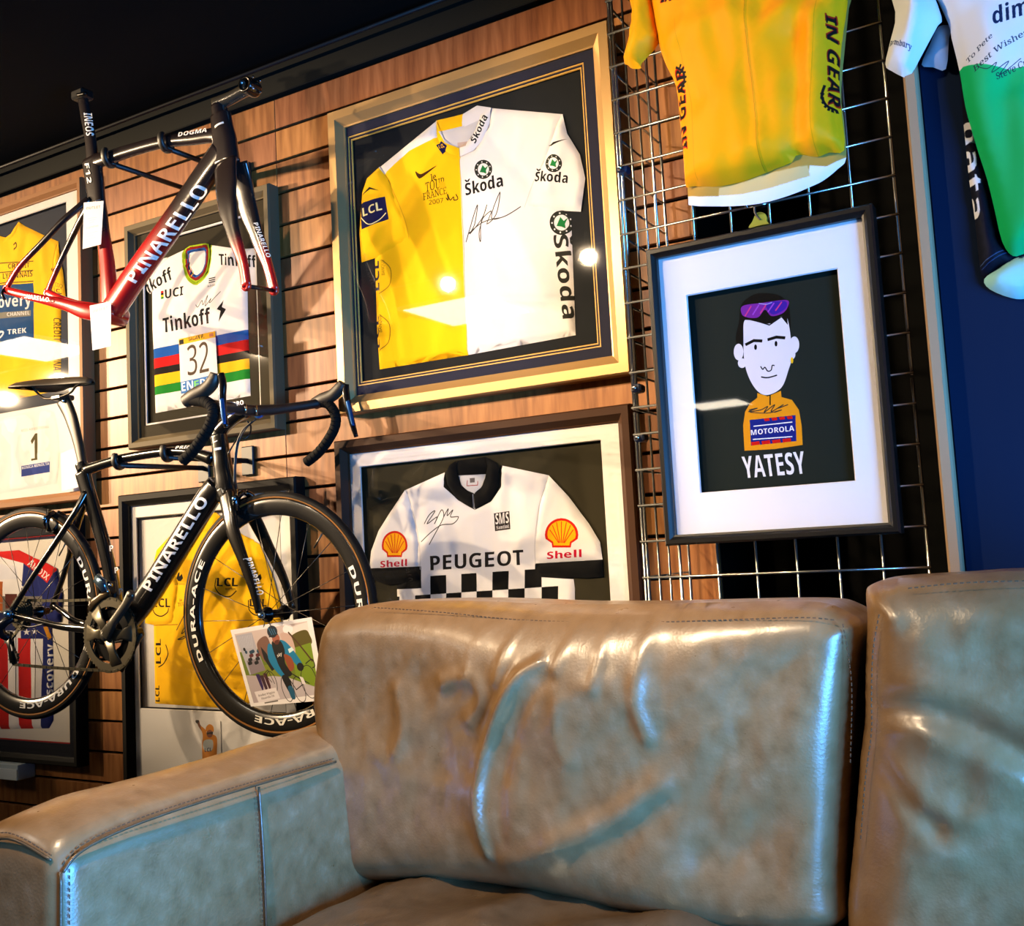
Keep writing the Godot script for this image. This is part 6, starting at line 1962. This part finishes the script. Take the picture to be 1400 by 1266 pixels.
	m.albedo_texture = p.texture()
	m.texture_repeat = false
	m.roughness = 0.35
	var lo: Vector3 = (c[2] + c[3]) / 2
	var t := thing("photo_card", "printed photo of a rider in blue propped in the front wheel", "photo", lo)
	sheet_of(t, "photo_print", c, m)
func price_tag(label: String, px: Array, dz: float, sd: int) -> void:
	var c := []
	for e in px: c.append(B(e[0], e[1], dz))
	var p := Sheet.new(self, c, 192, 400, Color(0.68, 0.66, 0.67))
	p.text("OUTLET", Color(0.50, 0.16, 0.15), 14, 17, 86, 16, 14, 11)
	var grey := Color(0.42, 0.40, 0.48)
	for k in 3: p.line([24 + k * 4, 38 + k * 5, 70 - k * 6, 37 + k * 5], 1.2, grey, false)
	p.text("Frameset", Color(0.34, 0.32, 0.42), 18, 60, 82, 59, 18, 55, "Droid Sans", 400)
	for k in 4: p.line([16, 70 + k * 6, [80, 62, 74, 40][k], 69.6 + k * 6], 1.2, grey, false)
	var m := StandardMaterial3D.new()
	m.albedo_texture = p.texture()
	m.texture_repeat = false
	m.roughness = 0.5
	var t := thing("price_tag", label, "price tag", (c[2] + c[3]) / 2, "white paper price tags")
	sheet_of(t, "tag_sheet", c, m)
	var st := begin()
	var top: Vector3 = (c[0] + c[1]) / 2
	tube(st, PackedVector3Array([top - t.position, top + Vector3(0.0, 0.014, -dz * 0.7) - t.position]), 0.001, 5)
	add(t, "string", done(st), mat(Color(0.6, 0.6, 0.58), 0.8))

func make_frameset() -> void:
	var f := func(a: Array) -> Array:
		var r := []
		for i in range(0, a.size(), 2): r.append_array([a[i] / 3.165, 80 + a[i + 1] / 3.165])
		return r
	var f3 := func(a: Array) -> Array:
		var r := []
		for i in range(0, a.size(), 3): r.append_array([a[i] / 3.165, 80 + a[i + 1] / 3.165, a[i + 2]])
		return r
	var c := Vector3(-2.31, 1.72, 0.325)
	var t := thing("bike_frameset", "black and red bicycle frameset without wheels hanging near the ceiling", "bicycle frame", c)
	var lac := StandardMaterial3D.new()
	lac.vertex_color_use_as_albedo = true
	lac.roughness = 0.24
	lac.clearcoat_enabled = true
	lac.clearcoat = 0.7
	lac.clearcoat_roughness = 0.06
	var dk := Color(0.012, 0.0105, 0.008)
	var red := Color(0.36, 0.008, 0.010)
	painted(t, "top_tube", bpath(t, f.call([415, 446, 470, 430, 560, 400, 700, 362, 830, 347, 905, 335, 960, 330])), [0.025, 0.020, 0.0185, 0.018, 0.020, 0.027], [0.015, 0.014, 0.015], dk, dk, 0.0, 1.0, lac)
	painted(t, "head_tube", bpath(t, f.call([955, 245, 962, 300, 972, 370, 980, 460])), [0.033, 0.036, 0.042, 0.046], [0.021, 0.022, 0.024], dk, dk, 0.0, 1.0, lac)
	painted(t, "down_tube", bpath(t, f.call([960, 400, 900, 490, 750, 708, 600, 920, 490, 1085])), [0.038, 0.037, 0.037, 0.038, 0.038], [0.022, 0.025, 0.027, 0.027], dk, red, 0.42, 0.72, lac, 2.6)
	painted(t, "seat_tube", bpath(t, f.call([398, 432, 408, 520, 420, 610, 438, 720, 455, 820, 468, 930, 478, 1090])), [0.040, 0.036, 0.030, 0.023, 0.025, 0.032], [0.014, 0.014, 0.015, 0.020], dk, red, 0.52, 0.68, lac, 2.5)
	painted(t, "seat_mast", bpath(t, f.call([358, 165, 372, 250, 390, 340, 400, 440])), [0.019, 0.0195, 0.021, 0.023], [0.010, 0.011], dk, dk, 0.0, 1.0, lac, 2.4)
	add(t, "mast_head", box_mesh(B(112.5, 131) - c, Vector3(0.055, 0.03, 0.045), 0.006), mat(Color(0.03, 0.03, 0.03), 0.4))
	var st := begin()
	tube(st, bpath3(t, [106, 130, 0.02, 118, 128, 0.02], 3), 0.006, 8)
	tube(st, bpath3(t, [106, 130, -0.02, 118, 128, -0.02], 3), 0.006, 8)
	add(t, "rail_clamp", done(st), mat(Color(0.06, 0.06, 0.055), 0.3, 0.5))
	for s in [1.0, -1.0]:
		var near: bool = s > 0
		painted(t, "seat_stay", bpath3(t, f3.call([385, 610, 0.012, 340, 645, 0.03, 270, 705, 0.05, 180, 800, 0.058, 85, 900, 0.062, 32, 985, 0.064] if near else [395, 618, -0.012, 352, 692, -0.03, 318, 760, -0.05, 275, 850, -0.058, 230, 950, -0.062, 205, 1010, -0.064])), [0.013, 0.011, 0.0095, 0.009, 0.011], [0.009, 0.007], dk, red, 0.66, 0.82, lac)
		painted(t, "chain_stay", bpath3(t, f3.call([30, 1004, 0.064, 150, 1034, 0.058, 270, 1062, 0.045, 380, 1096, 0.034, 480, 1100, 0.02] if near else [205, 1012, -0.064, 260, 1040, -0.058, 320, 1066, -0.045, 400, 1090, -0.034, 480, 1100, -0.02])), [0.012, 0.013, 0.017, 0.024, 0.026], [0.009, 0.009, 0.011], red, red, 0.0, 1.0, lac)
		painted(t, "fork_leg", bpath3(t, f3.call([975, 455, 0.014, 978, 540, 0.034, 984, 630, 0.045, 1012, 760, 0.050, 1050, 880, 0.053, 1066, 985, 0.055] if near else [1020, 455, -0.014, 1045, 540, -0.034, 1070, 640, -0.045, 1116, 780, -0.050, 1160, 900, -0.053, 1186, 1005, -0.055])), [0.042, 0.039, 0.033, 0.022, 0.016, 0.016], [0.012, 0.011, 0.010, 0.009], dk, red, 0.60, 0.78, lac)
		var e := B(336.5, 391, 0.056) if near else B(374.5, 397, -0.056)
		st = begin()
		revolve(st, e - c, V2([0.006, 0.007, 0.013, 0.006, 0.015, 0.0, 0.013, -0.006, 0.006, -0.007, 0.006, 0.007]), 18, tilt)
		add(t, "fork_end", done(st), mat(Color(0.62, 0.06, 0.06), 0.2, 0.0, 0.7))
		e = B(9.5, 395, 0.064) if near else B(65, 400, -0.064)
		st = begin()
		revolve(st, e - c, V2([0.006, 0.006, 0.014, 0.005, 0.015, 0.0, 0.014, -0.005, 0.006, -0.006, 0.006, 0.006]), 18, tilt)
		add(t, "dropout", done(st), mat(Color(0.62, 0.06, 0.06), 0.2, 0.0, 0.7))
	add(t, "transport_axle", rod(B(336.5, 391, 0.056) - c, B(374.5, 397, -0.056) - c, 0.006, 10), mat(Color(0.03, 0.03, 0.03), 0.35))
	st = begin()
	tube(st, bpath3(t, [6, 395, 0.07, 3, 402, 0.08, 7, 410, 0.075], 3), 0.004, 7)
	add(t, "mech_hanger", done(st), mat(Color(0.05, 0.05, 0.05), 0.3, 0.6))
	var bb := B(153, 430)
	st = begin()
	revolve(st, bb - c, V2([0.018, 0.043, 0.027, 0.043, 0.030, 0.036, 0.030, -0.036, 0.027, -0.043, 0.018, -0.043, 0.018, 0.043]), 28, tilt)
	add(t, "bottom_bracket", done(st), mat(Color(0.62, 0.06, 0.06), 0.2, 0.0, 0.7))
	# steerer and integrated stem
	painted(t, "spacer", bpath(t, f.call([948, 205, 956, 262])), [0.023, 0.024], [0.021, 0.021], dk, dk, 0, 1, lac)
	painted(t, "stem", bpath(t, f.call([935, 200, 985, 178, 1035, 152, 1075, 128])), [0.020, 0.017, 0.016, 0.019], [0.019, 0.017, 0.018], Color(0.035, 0.030, 0.02), Color(0.035, 0.030, 0.02), 0, 1, lac)
	var bc := B(342, 119)
	st = begin()
	revolve(st, bc - c, V2([0.0155, -0.024, 0.021, -0.024, 0.0225, -0.018, 0.0225, 0.018, 0.021, 0.024, 0.0155, 0.024, 0.0155, -0.024]), 24, tilt)
	add(t, "bar_clamp", done(st), mat(Color(0.035, 0.032, 0.03), 0.25, 0.2, 0.5))
	st = begin()
	for k in 4: tube(st, PackedVector3Array([bc - c + Vector3(0.020, (-0.016 if k < 2 else 0.016), (-0.014 if k % 2 else 0.014)), bc - c + Vector3(0.027, (-0.016 if k < 2 else 0.016), (-0.014 if k % 2 else 0.014))]), 0.0035, 8)
	add(t, "clamp_bolt", done(st), chrome)
	st = begin()
	loft(st, bpath(t, f.call([966, 296, 968, 304])), [0.0285], [0.0240], Vector3.BACK, 20, false)
	add(t, "white_band", done(st), white_paint)
	# lettering
	lettering(t, "PINARELLO", white_paint, [182, 387, 279, 257, 172, 380], 0.039, 0.027, [155, 423, 303, 206])
	lettering(t, "DOGMA", white_paint, [244, 187, 283, 180.5, 244.5, 181], 0.022, 0.0155, [221, 194, 290, 184])
	lettering(t, "INEOS", white_paint, [115, 154.5, 118.5, 186, 123, 153.5], 0.022, 0.011, [114, 135, 124, 190])
	lettering(t, "F12", white_paint, [116, 224, 120, 251, 122, 223], 0.042, 0.0145, [127, 222, 131, 270])
	lettering(t, "PINARELLO", white_paint, [29.5, 407, 67, 413, 30, 401], 0.018, 0.0105, [10, 397, 85, 416], 0.056)
	lettering(t, "PINARELLO", white_paint, [347, 305, 365, 352, 352, 304], 0.026, 0.0105, [338, 282, 366, 360], -0.048)
	hook("black wall hook under the rear of the hanging frameset's top tube", 150, 215, 0.020)
	hook("black wall hook under the middle of the hanging frameset's top tube", 227, 194, 0.020)
	price_tag("white price tag hanging on the seat tube of the black and red frameset", [[114.5, 277], [141.5, 274.5], [138, 334], [113, 340.5]], 0.035, 1)
	price_tag("white price tag hanging under the bottom bracket of the black and red frameset", [[122.5, 418], [151.5, 412], [151.5, 473], [126.5, 479]], 0.060, 2)
# ---------------------------------------------------------------- small paper things
func make_small() -> void:
	# cheering rider printed at the foot of the frame behind the front wheel
	var z := 0.0238
	var rr := flat_on(V2([262, 984, 304, 1086]), z)
	var r := bounds([rr], 0.0)
	var p := Print.new(self, r, z, 320, Color(0.86, 0.85, 0.84))
	p.crop(220, 740, 3.957)
	var yl := Color(0.78, 0.48, 0.03)
	p.fill([205, 1005, 196, 985, 188, 972, 192, 965, 206, 970, 214, 995, 240, 1020, 232, 1040], Color(0.45, 0.24, 0.12), true)
	p.oval(196, 974, 9, 11, Color(0.12, 0.08, 0.06))
	p.fill([214, 1000, 240, 1020, 250, 1040, 280, 1045, 300, 1060, 304, 1100, 300, 1180, 298, 1260, 226, 1260, 224, 1180, 222, 1100, 226, 1050], yl, true)
	p.oval(263, 1040, 17, 22, Color(0.50, 0.28, 0.18))
	p.fill([243, 1030, 244, 1006, 262, 990, 282, 1002, 284, 1030, 264, 1020], yl, true)
	p.fill([248, 1036, 282, 1030, 280, 1044, 262, 1042, 250, 1046], Color(0.05, 0.04, 0.04))
	p.fill([232, 1080, 278, 1076, 276, 1130, 232, 1128], Color(0.70, 0.72, 0.72), true)
	p.text("LCL", Color(0.10, 0.14, 0.30), 236, 1140, 274, 1136, 236, 1120)
	var m := StandardMaterial3D.new()
	m.albedo_texture = p.texture()
	m.texture_repeat = false
	m.roughness = 0.7
	var t := thing("rider_print", "small print of a rider in yellow raising one fist under the bright yellow shirt", "print", Vector3(r.get_center().x, r.position.y, z - 0.001))
	flat_card(t, "print_sheet", r, z, m)
	# card tucked into the corner of the tall brown frame
	var zc := ZF + 0.003
	var co := [P(83, 620, zc), P(106, 611, zc), P(107, 666, zc), P(84, 672, zc)]
	t = thing("paper_card", "plain white card tucked over the lower right corner of the brown frame", "card", (co[2] + co[3]) / 2)
	sheet_of(t, "card_sheet", co, mat(Color(0.84, 0.83, 0.82), 0.7))
	# leaflet box under the flag shirt
	var zb := 0.07
	var a := P(-30, 1062, zb)
	var b := P(24, 1061, zb)
	var top := P(24, 1046, zb).y
	t = thing("leaflet_box", "pale cardboard leaflet box on the wall below the flag shirt's frame", "box", Vector3((a.x + b.x) / 2, a.y, 0.035))
	var w := b.x - a.x
	var h := top - a.y
	add(t, "box_body", box_mesh(Vector3(0, h * 0.5, 0), Vector3(w, h, 0.068), 0.002), mat(Color(0.66, 0.72, 0.75), 0.7))
	add(t, "box_front", box_mesh(Vector3(0, h * 0.36, 0.0355), Vector3(w * 0.98, h * 0.7, 0.003), 0.0008), mat(Color(0.78, 0.82, 0.84), 0.7))
	for k in 6: add(t, "leaflet", box_mesh(Vector3(w * (-0.4 + 0.15 * k), h * 1.02, -0.02 + 0.006 * (k % 3)), Vector3(w * 0.12, h * 0.25, 0.003), 0.0005), mat([Color(0.70, 0.74, 0.76), Color(0.45, 0.52, 0.55)][k % 2], 0.7))
func _ready() -> void:
	make_view()
	make_daylight()
	make_materials()
	make_lamps()
	make_room()
	make_frames()
	make_shirts()
	make_grid()
	make_hanging()
	make_sofa()
	white_paint = mat(Color(0.86, 0.85, 0.82), 0.35)
	make_road_bike()
	make_frameset()
	make_small()
